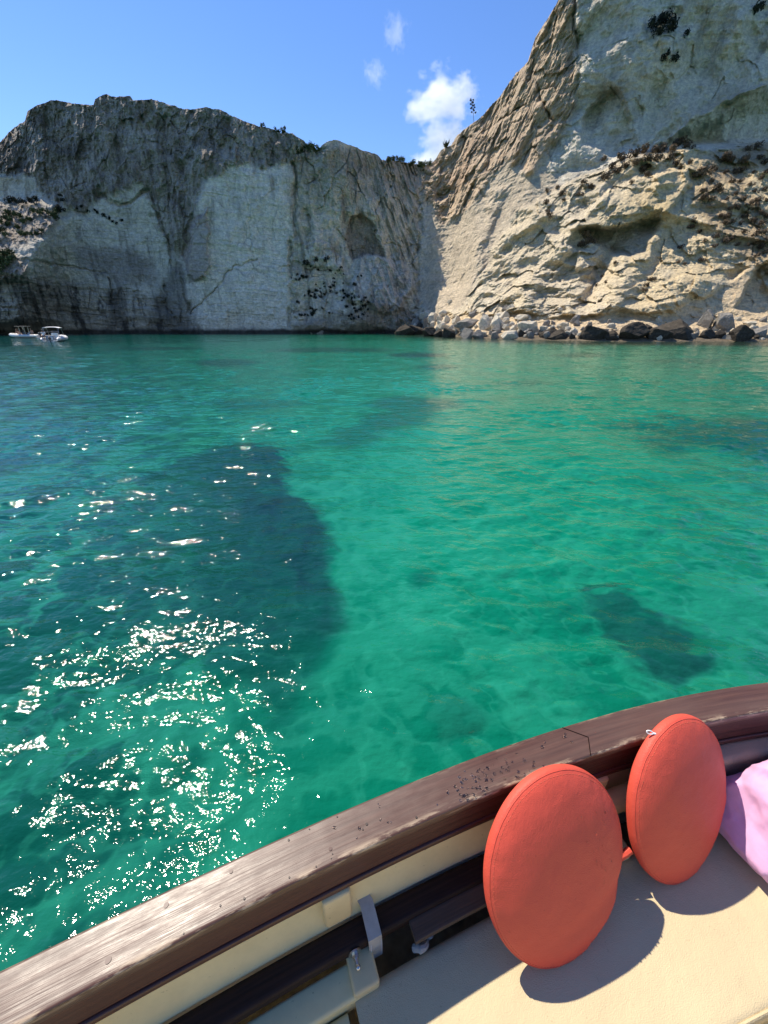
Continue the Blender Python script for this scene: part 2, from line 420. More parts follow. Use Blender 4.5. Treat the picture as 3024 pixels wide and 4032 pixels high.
crk = np.exp(-(gap / 0.055) ** 2) * sstep(-0.1, 0.3, fbm(P0 / 4, 3, 0.5, 27)); crk2 = np.exp(-(gap2 / 0.06) ** 2) * sstep(-0.05, 0.3, fbm(P0 / 2.5, 3, 0.5, 28))
ledge = fbm(np.stack([P0[..., 0] / 14, P0[..., 1] / 14, dip / 2.6], -1), 4, 0.6, 29, True)
soft6 = fbm(P0 * np.array([1 / 2.0, 1 / 2.0, 1 / 4.5], np.float32), 6, 0.66, 36)
DISP += up_left * (0.9 * flute + 0.6 * crag + 1.7 * soft6 + 0.5 * facet + 0.15 * facet2 - 0.35 * crk)
DISP -= up_left * 1.1 * sstep(0.25, 0.55, fbm(P0 * np.array([1 / 2.6, 1 / 2.6, 1 / 4.2], np.float32), 3, 0.5, 31))
DISP += slab * (-0.08 * ledge - 0.12 * crk + 0.35 * soft6) + low_left * (0.6 * ledge - 0.5 * crk) + (1 - up_left) * (1 - slope) * 0.22 * ledge
DISP += (1 - up_left) * (1 - slope) * (1 - ridge) * (1 - upper) * (0.22 * strat + 0.15 * crag)
DISP += slab * (0.10 * strat + 0.22 * facet) + low_left * (0.35 * strat + 0.45 * facet + 0.3 * crag)
rightc = centre * sstep(1400, 1520, QX)
diag = np.stack([P0[..., 0] / 2.0 + P0[..., 2] / 6, P0[..., 1] / 3, P0[..., 2] / 12], -1)
DISP += rightc * (2.1 * fbm(diag, 5, 0.55, 15, True)) + centre * (0.55 * crag + 0.6 * facet + 0.2 * facet2 - 0.5 * crk + 1.0 * soft6)
rdg = fbm(np.stack([P0[..., 0] / 2.6 - P0[..., 2] / 5, P0[..., 1] / 3, P0[..., 2] / 7], -1), 6, 0.62, 37)
DISP += ridge * (0.7 * flute + 0.8 * facet + 0.5 * crag + 2.4 * rdg - 0.35 * crk + 0.5 * ledge)
DISP += upper * (2.6 * fbm(P0 / 6, 3, 0.45, 17) + 0.6 * crag + 0.28 * strat + 0.35 * facet - 0.05 * crk)
slat = fbm(np.stack([P0[..., 0] / 7 + P0[..., 2] / 3, P0[..., 1] / 7, P0[..., 2] / 1.7], -1), 5, 0.6, 18, True)
DISP += slope * (1 - talus) * (0.24 * crag + 0.24 * slat + 0.20 * facet2 + 0.6 * facet + 0.22 * fbm(P0 / 1.2, 4, 0.6, 35, True) - 0.08 * crk2 + 0.8 * rdg + 2.2 * fbm(np.stack([P0[..., 0] / 8 - P0[..., 2] / 9, P0[..., 1] / 9, P0[..., 2] / 5 + P0[..., 0] / 12], -1), 3, 0.4, 71, True))
gul = slope * (1 - talus) * (1 - sstep(2300, 2600, QX))
DISP += gul * (1.3 * fbm(P0 / 5, 4, 0.5, 20, True) + 0.6 * facet)
DISP += talus * (0.25 * crag + 0.3 * facet2)
DISP += (0.34 - 0.16 * slope) * fine + 0.10 * slope * fbm(P0 / 0.5, 3, 0.6, 21)
# --- single features seen in the photograph
def blob(x, y, rx, ry, amp, rot=0.0):
    c, s_ = math.cos(rot), math.sin(rot); dx = QX - x; dy = QY - y
    return amp * np.exp(-(((dx * c + dy * s_) / rx) ** 2 + ((-dx * s_ + dy * c) / ry) ** 2))
DISP += region(QX, QY, [(720, 1080), (760, 900), (815, 820), (825, 1050), (800, 1090), (760, 1100)], 5) * 1.6
hd = sstep(330, 140, QX + 0.25 * (QY - 900))
DISP += hd * 14 * sstep(740, 1010, QY) + spur * (1.0 * crag + 0.9 * facet2) + spur2 * (1.2 * crag + 0.8 * facet2 + 2)
DISP -= cave * 1.7
DISP += region(QX, QY, [(1395, 1010), (1415, 1000), (1480, 1010), (1600, 1040), (1640, 1130), (1560, 1230), (1480, 1240), (1440, 1190), (1360, 1170), (1400, 1090)], 9) * 2.0   # big pale slab
DISP += region(QX, QY, [(1205, 960), (1240, 940), (1290, 950), (1340, 1010), (1350, 1060), (1210, 1040)], 6) * 1.0
DISP += blob(1400, 1230, 90, 90, 3.2) + blob(1210, 1300, 60, 40, 4.5) + blob(1400, 1290, 120, 30, 3.0)
for pts, w, a in [([(380, 760), (460, 820), (590, 745), (620, 860), (680, 1040), (730, 1220)], 7, 1.4), ([(800, 700), (760, 840), (715, 1000)], 9, 1.3), ([(738, 1232), (800, 1178), (862, 1130), (900, 1080), (950, 1035), (1000, 1022)], 4, 1.0),
                  ([(1150, 640), (1158, 900), (1150, 1100), (1140, 1290)], 8, 1.5), ([(430, 1090), (450, 1180), (470, 1290)], 5, 1.3), ([(0, 1215), (200, 1225), (420, 1240)], 3, 0.8), ([(90, 1020), (240, 1050), (420, 1070)], 4, 0.9),
                  ([(640, 1130), (660, 1220), (720, 1290)], 7, 1.5), ([(1385, 640), (1400, 760), (1392, 850)], 5, -1.2), ([(1210, 850), (1205, 940), (1260, 990)], 4, 1.0), ([(1650, 830), (1640, 1000), (1650, 1150)], 6, 1.3),
                  ([(970, 730), (975, 1000)], 3, 0.5), ([(1560, 700), (1480, 840), (1500, 960), (1640, 970)], 4, 0.8), ([(2270, 0), (2265, 130), (2280, 220), (2250, 420)], 6, 1.6), ([(2110, 330), (2150, 440), (2180, 480)], 6, 1.5),
                  ([(1960, 480), (2060, 420)], 5, 1.3), ([(1820, 690), (1900, 780)], 8, 1.2), ([(2530, 600), (2660, 520), (2800, 420), (3024, 330)], 7, -1.5)]:
    DISP -= a * line(QX, QY, pts, w) * np.clip(0.75 + 1.1 * w2, 0.15, 1.4)
arch = region(QX, QY, [(2300, 470), (2340, 420), (2400, 350), (2450, 380), (2480, 440), (2510, 560), (2400, 600), (2290, 560)], 12)
DISP -= arch * 2.4
DISP += blob(2950, 350, 260, 70, 4.0, -0.3) + blob(2750, 480, 260, 45, 3.0, -0.35) + blob(2650, 180, 90, 60, 2.0) + blob(2900, 120, 60, 140, 2.5, 0.3)
lip = region(QX, QY, [(2250, 900), (2330, 800), (2460, 720), (2700, 660), (2715, 720), (2640, 850), (2480, 890), (2290, 905)], 12)
DISP += lip * 2.6 + blob(2330, 760, 90, 50, 1.5)
over = region(QX, QY, [(2290, 905), (2480, 890), (2620, 840), (2590, 880), (2540, 990), (2420, 1000), (2350, 950)], 16)
DISP -= over * 2.6
DISP += line(QX, QY, [(2255, 900), (2220, 980), (2150, 1080), (2080, 1180)], 38) * 2.4
DISP += line(QX, QY, [(2640, 850), (2560, 950), (2480, 1060), (2420, 1160), (2390, 1240)], 48) * 2.6
DISP -= line(QX, QY, [(2400, 980), (2360, 1080), (2320, 1180)], 34) * 3.4
DISP += line(QX, QY, [(1960, 760), (1900, 950), (1830, 1130), (1760, 1230)], 26) * 1.8
DISP -= line(QX, QY, [(1720, 780), (1735, 760), (1745, 750)], 13) * 3.0
DISP += blob(2620, 1170, 180, 70, 2.0, -0.5) + blob(2900, 900, 200, 200, 2.0)
DISP += region(QX, QY, [(2290, 1090), (2300, 1230), (2050, 1240), (2040, 1140), (2120, 1050)], 14) * 0.9 * slat
niche = region(QX, QY, [(2960, 1050), (3024, 1020), (3200, 1000), (3950, 1000), (3950, 1260), (3024, 1240), (2890, 1200)], 6)
DISP -= niche * 3.0
taper = sstep(0, 60, LY[0][None] - PY)                  # no displacement right at the water's edge on the beach side
DISP *= 0.35 + 0.65 * taper
Dd = D - DISP
CW = world_of(PX, PY, Dd)
# --- colour of the rock types (albedo)
def col(c): return np.array(c, np.float32)
C = np.broadcast_to(col((0.66, 0.625, 0.53)), D.shape + (3,)).copy()
def lay(mask, c, amt=1.0):
    global C
    m = (mask * amt)[..., None]; C = C * (1 - m) + col(c) * m
big = 0.5 + 0.5 * fbm(P0 / 7, 4, 0.6, 23); vst = 0.5 + 0.5 * fbm(P0 * np.array([1 / 2.0, 1 / 2.0, 1 / 14], np.float32), 5, 0.6, 25)
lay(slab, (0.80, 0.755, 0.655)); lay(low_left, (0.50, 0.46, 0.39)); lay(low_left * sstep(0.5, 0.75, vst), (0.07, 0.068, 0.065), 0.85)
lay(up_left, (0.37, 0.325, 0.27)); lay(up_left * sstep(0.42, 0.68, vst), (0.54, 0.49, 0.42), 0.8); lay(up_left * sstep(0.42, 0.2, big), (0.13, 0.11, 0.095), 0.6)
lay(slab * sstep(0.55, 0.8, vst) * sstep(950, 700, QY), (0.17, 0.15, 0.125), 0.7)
lay(region(QX, QY, [(700, 1000), (740, 860), (815, 830), (825, 1050), (790, 1100), (730, 1110)], 6), (0.33, 0.275, 0.235), 0.75)
lay(region(QX, QY, [(280, 960), (600, 1000), (620, 1110), (480, 1130), (300, 1040)], 25), (0.27, 0.24, 0.22), 0.7)
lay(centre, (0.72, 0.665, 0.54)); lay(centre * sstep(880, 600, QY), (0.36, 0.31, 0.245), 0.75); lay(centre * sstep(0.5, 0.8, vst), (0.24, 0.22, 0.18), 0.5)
lay(cave, (0.33, 0.28, 0.22), 0.9)
lay(region(QX, QY, [(1395, 1010), (1480, 1010), (1600, 1040), (1640, 1130), (1560, 1230), (1480, 1220), (1380, 1170)], 14), (0.64, 0.62, 0.56), 0.8)
lay(region(QX, QY, [(1160, 1270), (1480, 1190), (1640, 1230), (1680, 1320), (1160, 1320)], 16), (0.27, 0.23, 0.17), 0.7)
lay(spur, (0.44, 0.385, 0.32)); lay(spur2, (0.40, 0.33, 0.26))
lay(ridge, (0.64, 0.50, 0.345)); lay(ridge * sstep(0.5, 0.72, big), (0.58, 0.40, 0.26), 0.6); lay(ridge * sstep(0.55, 0.8, vst), (0.32, 0.26, 0.20), 0.6)
lay(upper, (0.72, 0.67, 0.55)); lay(upper * blob(2950, 390, 300, 60, 1.0, -0.2), (0.50, 0.44, 0.30), 0.6); lay(upper * sstep(0.52, 0.78, vst), (0.42, 0.39, 0.33), 0.5)
lay(upper * blob(2400, 370, 90, 60, 1.0), (0.32, 0.27, 0.19), 0.8)
mid = sstep(1640, 1700, QX) * (1 - ridge) * (1 - upper) * (1 - slope); lay(mid, (0.62, 0.51, 0.36), 0.8)
lay(slope, (0.74, 0.60, 0.375)); lay(slope * sstep(0.5, 0.75, big), (0.70, 0.61, 0.44), 0.7); lay(lip * sstep(720, 880, QY), (0.56, 0.44, 0.22), 0.7)
lay(gul, (0.66, 0.60, 0.48), 0.5); lay(over, (0.30, 0.29, 0.25), 0.6)
lay(veg_slope * sstep(0.42, 0.6, big), (0.25, 0.18, 0.115), 0.6); lay(talus, (0.72, 0.57, 0.37))
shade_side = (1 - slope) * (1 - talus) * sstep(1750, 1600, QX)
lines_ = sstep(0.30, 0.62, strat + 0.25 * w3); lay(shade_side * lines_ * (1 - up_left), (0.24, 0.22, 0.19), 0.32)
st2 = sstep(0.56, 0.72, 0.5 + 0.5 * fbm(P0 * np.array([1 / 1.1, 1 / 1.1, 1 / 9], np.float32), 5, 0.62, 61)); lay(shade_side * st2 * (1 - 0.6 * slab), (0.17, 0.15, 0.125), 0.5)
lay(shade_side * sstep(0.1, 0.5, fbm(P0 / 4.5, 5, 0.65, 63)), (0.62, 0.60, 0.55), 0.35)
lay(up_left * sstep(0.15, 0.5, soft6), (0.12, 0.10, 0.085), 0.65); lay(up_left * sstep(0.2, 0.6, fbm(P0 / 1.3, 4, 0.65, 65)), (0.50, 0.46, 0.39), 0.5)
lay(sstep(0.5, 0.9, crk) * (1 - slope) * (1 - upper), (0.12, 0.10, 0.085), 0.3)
lay(region(QX, QY, [(610, 1150), (660, 1060), (700, 1020), (740, 1200), (770, 1320), (600, 1320)], 22), (0.13, 0.12, 0.105), 0.65)
lay(region(QX, QY, [(420, 1150), (480, 1130), (500, 1290), (440, 1300)], 14), (0.09, 0.085, 0.08), 0.6)
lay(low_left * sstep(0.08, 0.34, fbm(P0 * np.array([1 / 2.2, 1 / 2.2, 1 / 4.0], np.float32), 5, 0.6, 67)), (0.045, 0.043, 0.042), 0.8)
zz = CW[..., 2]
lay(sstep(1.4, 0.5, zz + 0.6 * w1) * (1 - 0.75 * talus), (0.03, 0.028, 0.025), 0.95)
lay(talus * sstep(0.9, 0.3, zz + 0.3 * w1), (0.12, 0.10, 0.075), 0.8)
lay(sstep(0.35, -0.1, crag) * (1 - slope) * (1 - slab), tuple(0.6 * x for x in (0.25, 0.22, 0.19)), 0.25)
# --- assemble with a top behind the skyline and a foot under the water
top = CW[0]; back = []
for dy, dz in ((160, -26), (60, -14), (22, -6), (8, -2.2), (2.5, -0.5)):
    q = top.copy(); q[:, 1] += dy; q[:, 0] *= 1 + dy / 400; q[:, 2] += dz; back.append(q)
foot = CW[-1].copy(); foot[:, 2] = -3; foot[:, 1] -= 1.0
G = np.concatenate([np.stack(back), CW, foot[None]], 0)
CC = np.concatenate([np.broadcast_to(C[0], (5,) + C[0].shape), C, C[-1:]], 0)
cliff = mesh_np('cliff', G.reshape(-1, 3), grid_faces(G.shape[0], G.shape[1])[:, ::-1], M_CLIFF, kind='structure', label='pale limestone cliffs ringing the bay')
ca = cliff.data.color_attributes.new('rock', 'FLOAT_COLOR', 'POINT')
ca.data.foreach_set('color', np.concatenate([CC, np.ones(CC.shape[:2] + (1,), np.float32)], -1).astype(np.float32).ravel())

def surf(px, py, out=0.0):
    j = int(np.clip(np.searchsorted(xs, px), 1, len(xs) - 1)); j = j if abs(xs[j] - px) < abs(xs[j - 1] - px) else j - 1
    i = int(round((py - ysky[j]) / (LY[0][j] - ysky[j]) * (NR - 1))); i = min(max(i, 0), NR - 1)
    p = CW[i, j].copy(); return Vector((float(p[0]), float(p[1]) - out, float(p[2])))
def m_per_px(p, px, py):
    return p[1] / float(ray(px, py)[1]) / F

# ------------------------------------------------------------------ water
rr = np.concatenate([np.geomspace(0.35, 1.15, 20), np.geomspace(1.2, 60, 1300), np.geomspace(60.6, 320, 170), np.geomspace(340, 6000, 14)])
az = np.concatenate([np.linspace(-180, -74, 30, endpoint=False), np.linspace(-74, 60, 1050), np.linspace(60, 180, 36)[1:]]) * math.pi / 180
WX = (rr[:, None] * np.sin(az)[None]).astype(np.float32); WY = (rr[:, None] * np.cos(az)[None]).astype(np.float32)
dr = np.maximum(np.gradient(rr), rr * 0.0023)[:, None].astype(np.float32)
Wz = np.zeros_like(WX); SXw = np.zeros_like(WX); SYw = np.zeros_like(WX)
p2 = np.stack([WX / 1.9, WY / 1.9, 0 * WX + 3.3], -1).astype(np.float32)
gust = np.clip(0.8 + 1.7 * fbm(p2, 3, 0.55, 30), 0.32, 2.3) * np.clip(1.0 + 0.7 * fbm(p2 / 5, 2, 0.5, 33), 0.3, 1.8)
NW = 84
for k in range(NW):
    lam = 0.10 * (45 ** (k / (NW - 1))); th = R(96) + rng.normal(0, R(36)) + (R(180) if rng.random() < 0.12 else 0)
    kk = 2 * math.pi / lam; s = 0.099 * math.sqrt(2 / NW) * (1.15 if lam < 0.16 else 1.7 if lam < 0.6 else 0.9 if lam < 1.3 else 0.42)
    a = s / kk * (lam / 0.10) ** 0.05; ph = rng.random() * 6.283
    fade = np.clip((lam / dr - 3.0) / 3.0, 0, 1)
    if lam < 0.8: fade = fade * gust
    arg = kk * (WX * math.cos(th) + WY * math.sin(th)) + ph
    sn_ = np.sin(arg); Wz += a * fade * (sn_ + 0.22 * (2 * sn_ * sn_ - 1)); c = (a * kk) * fade * np.cos(arg) * (1 + 0.88 * sn_)
    SXw += c * math.cos(th); SYw += c * math.sin(th)
V = np.stack([WX, WY, Wz], -1)
water = mesh_np('sea_water', V.reshape(-1, 3), grid_faces(len(rr), len(az))[:, ::-1], None, kind='structure', label='clear turquoise sea over sand and seagrass')
# colour of the sea floor showing through, with caustics and reflected sky painted in: seen a little displaced by the slope of each wave
rf_ = np.clip(0.13 * np.hypot(WX, WY), 0.3, 1.1); UX = WX + rf_ * SXw; UY = WY + rf_ * SYw
dpt = np.cos(PITCH) * UY + np.sin(PITCH) * CAMH; dpt = np.where(UY > 0.05, np.maximum(dpt, 0.05), 0.05)
gx = CX + F * UX / dpt; gy = CY + F * (np.cos(PITCH) * CAMH - np.sin(PITCH) * UY) / dpt
front = UY > 0.05
def gw(pts): return [tuple(on_z(x, y, 0)[:2]) for x, y in pts]
uq = np.stack([UX / 1.6, UY / 1.6, 0 * UX], -1).astype(np.float32)
n1 = fbm(uq, 5, 0.58, 40); n2 = fbm(uq / 5, 4, 0.55, 43); n3 = fbm(uq * 0.55 + 5, 5, 0.6, 46); nn = fbm(uq * 1.7 + 9, 5, 0.65, 49)
wr_ = np.minimum(0.35, 0.035 * np.hypot(WX, WY)); AX = UX + wr_ * (n1 + 0.45 * nn); AY = UY + wr_ * (n3 - 0.45 * nn)
weed = np.zeros_like(WX); fadeL = (0.35 + 0.65 * sstep(350, 1100, gx)) * (0.6 + 0.4 * sstep(2800, 2400, gy))
def patch(pts, soft, amt):
    global weed
    m_ = region(AX, AY, gw(pts), soft * 2.6)
    weed = np.maximum(weed, amt * sstep(0.24, 0.74, m_ + (0.34 * nn + 0.16 * n1) * 4 * m_ * (1 - m_) * 1.5) * (fadeL if soft == 0.14 and amt > 0.8 else 1))
patch([(1060, 1755), (1115, 1830), (1130, 1930), (1265, 2000), (1300, 2120), (1340, 2300), (1352, 2450), (1320, 2570), (1200, 2730), (1080, 2860), (850, 2700), (460, 2560), (330, 2250), (380, 2000), (640, 1850), (860, 1760)], 0.14, 0.85)
patch([(2300, 2290), (2450, 2330), (2620, 2420), (2780, 2490), (2800, 2570), (2750, 2690), (2640, 2720), (2530, 2650), (2400, 2550), (2320, 2420)], 0.12, 0.72)
patch([(1600, 2240), (1660, 2230), (1720, 2270), (1650, 2320), (1600, 2290)], 0.1, 0.45)
patch([(1700, 2790), (1850, 2760), (1880, 2860), (1750, 2900)], 0.12, 0.3)
patch([(1250, 1760), (1420, 1660), (1560, 1600), (1800, 1570), (1760, 1620), (1560, 1700), (1400, 1770)], 0.6, 0.5)
patch([(2500, 1690), (2700, 1650), (3024, 1640), (3300, 1700), (3300, 1900), (3024, 1860), (2800, 1780), (2600, 1740)], 0.9, 0.6)
for cx_, cy_, rx_, ry_, am in [(620, 1372, 190, 6, .55), (900, 1428, 130, 15, .6), (1290, 1378, 260, 10, .6), (1650, 1398, 120, 9, .8), (1720, 1445, 90, 12, .5), (2280, 1400, 110, 8, .5), (1600, 1590, 160, 28, .55), (1000, 1590, 200, 22, .35), (2050, 1510, 130, 12, .3), (2700, 1420, 200, 9, .3)]:
    ex = (gx + 30 * n2 - cx_) / rx_; ey = (gy + 4 * n1 - cy_) / ry_
    weed = np.maximum(weed, am * sstep(1.35, 0.6, np.hypot(ex, ey)) * front)
weed = np.clip(weed + 0.10 * nn * (weed > 0.03), 0, 1)
lefty = sstep(1500, 300, gx) * sstep(1500, 2500, gy) * front
deep_and_sky_refl = sstep(1300, 100, gx + 60 * n2) * front
Cw = np.broadcast_to(col((0.0005, 0.120, 0.067)), WX.shape + (3,)).copy()
def layw(m, c, a=1.0):
    global Cw
    m = (np.clip(m, 0, 1) * a)[..., None].astype(np.float32); Cw = Cw * (1 - m) + col(c) * m
layw(sstep(1000, 1700, gx) * sstep(2900, 2000, gy) * front, (0.0005, 0.178, 0.097), 0.9)
layw(lefty, (0.0005, 0.050, 0.034), 0.9); layw(deep_and_sky_refl * sstep(2700, 1700, gy), (0.0008, 0.042, 0.054), 0.8)  # darker water on the left; its blue is a sky reflection painted in
layw(sstep(0.0, 0.6, n3) * sstep(2100, 2600, gy) * sstep(1000, 1400, gx) * front, (0.001, 0.12, 0.072), 0.3)
layw(sstep(2200, 3000, gx) * front, (0.002, 0.10, 0.055), 0.6)
layw(sstep(0.05, 0.7, n2), (0.001, 0.11, 0.07), 0.25)
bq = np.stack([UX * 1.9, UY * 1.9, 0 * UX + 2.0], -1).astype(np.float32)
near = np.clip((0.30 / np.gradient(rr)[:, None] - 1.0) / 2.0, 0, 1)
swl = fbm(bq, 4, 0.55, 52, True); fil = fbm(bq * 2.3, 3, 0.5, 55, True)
layw(sstep(0.2, 0.6, swl) * near, (0.016, 0.24, 0.145), 0.34); layw(sstep(0.0, -0.4, swl) * near, (0.0005, 0.080, 0.048), 0.38); layw(sstep(0.35, 0.7, fil) * near, (0.022, 0.26, 0.165), 0.22)  # caustic-like ripples of focused light painted into the sea-floor colour
layw(weed * (0.8 + 0.35 * np.clip(swl, -1, 1)), (0.001, 0.016, 0.021), 0.96)
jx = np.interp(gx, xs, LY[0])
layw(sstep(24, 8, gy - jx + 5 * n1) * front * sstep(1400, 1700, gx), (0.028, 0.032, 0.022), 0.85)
wa = water.data.color_attributes.new('bed_and_light', 'FLOAT_COLOR', 'POINT')
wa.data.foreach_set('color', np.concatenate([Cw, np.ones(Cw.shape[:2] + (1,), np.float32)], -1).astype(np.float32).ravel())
def water_mat():
    m, n, l, b = nmat('sea_water')
    at = n.new('ShaderNodeAttribute'); at.attribute_name = 'bed_and_light'; l.new(at.outputs['Color'], b.inputs['Base Color'])
    b.inputs['Roughness'].default_value = 0.04; b.inputs['IOR'].default_value = 1.38
    geo = n.new('ShaderNodeNewGeometry').outputs['Position']
    h1 = noise(n, l, geo, 2.6, 3, 0.5, (1, 1.7, 1)); h2 = noise(n, l, geo, 11, 3, 0.55, (1, 1.5, 1)); h3 = noise(n, l, geo, 42, 2, 0.5)
    k = bump(n, l, b, h1, 0.040); k = bump(n, l, b, h2, 0.010, 1.0, k); bump(n, l, b, h3, 0.0008, 1.0, k)
    return m
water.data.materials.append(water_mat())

# ------------------------------------------------------------------ shrubs and plants
def shrub_mesh(name, mat, seed, n=260, flat=0.8):
    r = random.Random(seed); vs = []; fs = []
    lumps = [(Vector((r.uniform(-.5, .5), r.uniform(-.5, .5), r.uniform(0.0, .45) * flat)), r.uniform(.25, .45)) for _ in range(7)]
    for _ in range(n):
        c, rad = r.choice(lumps); d = Vector((r.gauss(0, 1), r.gauss(0, 1), r.gauss(0, 1))).normalized()
        p = c + d * rad * r.uniform(.6, 1.05)
        a = d.orthogonal().normalized(); a = (Matrix.Rotation(r.uniform(0, 6.28), 3, d) @ a + d * r.uniform(-.6, .6)).normalized(); q = a.cross(d + Vector((r.uniform(-.5, .5), r.uniform(-.5, .5), .1))).normalized()
        s = r.uniform(.07, .15); b = len(vs)
        vs += [p - a * s - q * s * .45, p + a * s * .2 - q * s * .6, p + a * s * 1.1, p + q * s * .6]; fs.append((b, b + 1, b + 2, b + 3))
    o = mesh_np(name, [tuple(v) for v in vs], fs, mat, smooth=False); COL.objects.unlink(o); me = o.data; bpy.data.objects.remove(o)
    return me
SHRUB = {'dry': [shrub_mesh('dry_shrub', M_DRYLEAF, i) for i in range(4)], 'green': [shrub_mesh('green_shrub', M_GREEN, 20 + i, 300, 0.9) for i in range(4)], 'dark': [shrub_mesh('dark_shrub', M_DKLEAF, 40 + i, 230) for i in range(4)]}
def shrub(px, py, size_px, kind, label, group, out=0.1, name='shrub'):
    p = surf(px, py, out); k = m_per_px(p, px, py) * size_px * (0.72 if kind == 'dry' else 0.85)
    o = bpy.data.objects.new(name, random.choice(SHRUB[kind])); o.location = p
    o.rotation_euler = (random.uniform(-.3, .5), random.uniform(-.3, .3), random.uniform(0, 6.28))
    o.scale = (k * random.uniform(.85, 1.15), k * random.uniform(.85, 1.15), k * random.uniform(1.0, 1.4))
    return link(o, None, label, 'shrub', group)
MIDB = [(355, 290, 22), (480, 250, 18), (620, 240, 24), (410, 330, 12), (460, 335, 11), (505, 380, 11), (670, 385, 14), (755, 380, 8), (790, 378, 8), (810, 355, 12), (730, 425, 7), (835, 435, 9), (235, 440, 10), (300, 460, 14), (275, 500, 15), (320, 480, 10), (360, 475, 13), (210, 500, 9), (165, 480, 8),
        (705, 495, 10), (710, 540, 11), (825, 550, 7), (585, 555, 7), (475, 565, 8), (590, 600, 8), (670, 610, 14), (710, 585, 13), (665, 660, 14), (535, 620, 7), (490, 650, 14), (395, 665, 12), (430, 670, 10), (385, 690, 10), (410, 720, 12), (460, 700, 11), (465, 740, 14), (550, 680, 13), (580, 690, 11), (540, 730, 12),
        (610, 670, 8), (340, 710, 9), (240, 800, 13), (745, 685, 12), (815, 655, 13), (855, 695, 13), (845, 740, 13), (1060, 455, 12), (1025, 470, 9), (975, 570, 15), (905, 720, 16), (965, 690, 10), (1005, 745, 20), (1115, 745, 15), (1150, 800, 13), (1085, 790, 18), (930, 760, 16), (960, 790, 14), (885, 860, 15), (980, 830, 16),
        (985, 880, 14), (1000, 920, 14), (1085, 890, 20), (1100, 850, 20), (1165, 895, 11), (1050, 900, 14), (915, 980, 11), (940, 960, 12), (1020, 990, 13), (1100, 960, 18), (945, 1020, 10), (985, 1015, 12), (1155, 985, 9), (1075, 1020, 8), (410, 880, 14), (440, 890, 11), (480, 900, 10), (455, 940, 20), (380, 975, 12), (430, 965, 12),
        (335, 960, 11), (285, 975, 15), (570, 880, 9), (655, 940, 8), (695, 940, 6), (820, 780, 9)]
for x, y, s in MIDB:
    shrub(1100 + x / 3.318, 950 + y / 3.318, s, 'dark', 'small dark shrub rooted in the shaded rock face at the middle of the bay', 'shrubs on the shaded middle cliff')
LEDGE = [(700, 540, 40), (650, 590, 34), (680, 620, 34), (620, 660, 36), (740, 590, 34), (800, 520, 40), (850, 490, 44), (880, 540, 40), (930, 490, 44), (980, 480, 44), (1030, 490, 40), (1070, 450, 44), (1110, 430, 44), (1140, 460, 36), (900, 580, 36), (850, 610, 36), (800, 570, 36), (960, 540, 40), (1020, 530, 34), (1060, 570, 30), (780, 690, 22), (880, 640, 30), (1100, 590, 30), (1150, 560, 24), (600, 540, 24), (480, 690, 28), (520, 720, 30), (450, 760, 26)]
for x, y, s in LEDGE:
    shrub(2000 + x / 1.62, 300 + y / 1.62, s, 'dry', 'dark brown shrub in the thicket along the ledge under the overhanging wall', 'shrubs along the ledge', out=0.4)
SLOPEB = [(340, 760, 26), (310, 720, 24), (350, 800, 18), (240, 740, 22), (230, 815, 26), (260, 890, 34), (480, 1020, 36), (500, 1070, 40), (460, 1080, 28), (540, 1060, 24), (600, 1280, 18), (620, 1320, 18), (560, 1340, 16), (880, 1340, 26), (860, 1370, 24), (910, 1300, 26), (680, 1200, 20)]
for x, y, s in SLOPEB:
    shrub(2000 + x / 1.62, 300 + y / 1.62, s, 'dry', 'brown shrub in a gully of the pale slope between the beach boulders and the ledge', 'shrubs in the pale gullies', out=0.3)
TUFT = [(1240, 630, 50), (1220, 620, 40), (1390, 530, 40), (1420, 540, 30), (1480, 560, 28), (1350, 550, 26), (1530, 470, 26), (1580, 460, 34), (1510, 540, 36), (1590, 530, 26), (1630, 560, 28), (1640, 620, 26), (1490, 610, 28), (1440, 620, 24), (1560, 620, 22), (1600, 660, 24), (1380, 620, 22), (1310, 600, 30), (1290, 680, 24), (1240, 740, 26), (1320, 720, 30), (1350, 740, 28),
        (1420, 680, 28), (1470, 680, 22), (1540, 700, 24), (1570, 740, 24), (1630, 730, 28), (1640, 800, 26), (1580, 800, 26), (1500, 790, 22), (1440, 760, 20), (1390, 790, 18), (1290, 790, 26), (1250, 780, 28), (1560, 850, 36), (1540, 820, 28), (1450, 840, 30), (1600, 880, 24), (1640, 900, 26), (1410, 850, 20), (1350, 900, 26), (1400, 900, 36), (1380, 950, 30), (1420, 940, 26), (1180, 930, 28), (1160, 970, 24),
        (1500, 900, 22), (1550, 930, 26), (1600, 950, 30), (1640, 1000, 34), (1590, 1010, 28), (1620, 1060, 36), (1600, 1100, 36), (1640, 1130, 32), (1560, 1020, 22), (1500, 1000, 20), (1470, 950, 20), (1220, 1000, 20), (1240, 1060, 22), (1330, 1030, 28), (1370, 1060, 36), (1420, 1040, 26), (1460, 1080, 20), (1100, 1100, 24), (1140, 1130, 22), (1230, 1180, 22), (1080, 1190, 18), (1120, 1200, 18), (1310, 1090, 22), (1530, 1080, 20), (1580, 1150, 26)]
for x, y, s in TUFT:
    shrub(2000 + x / 1.62, 300 + y / 1.62, s, 'dry', 'low dry brown tuft on the sunlit scrubby slope above the beach', 'dry tufts on the sunlit slope', out=0.25)
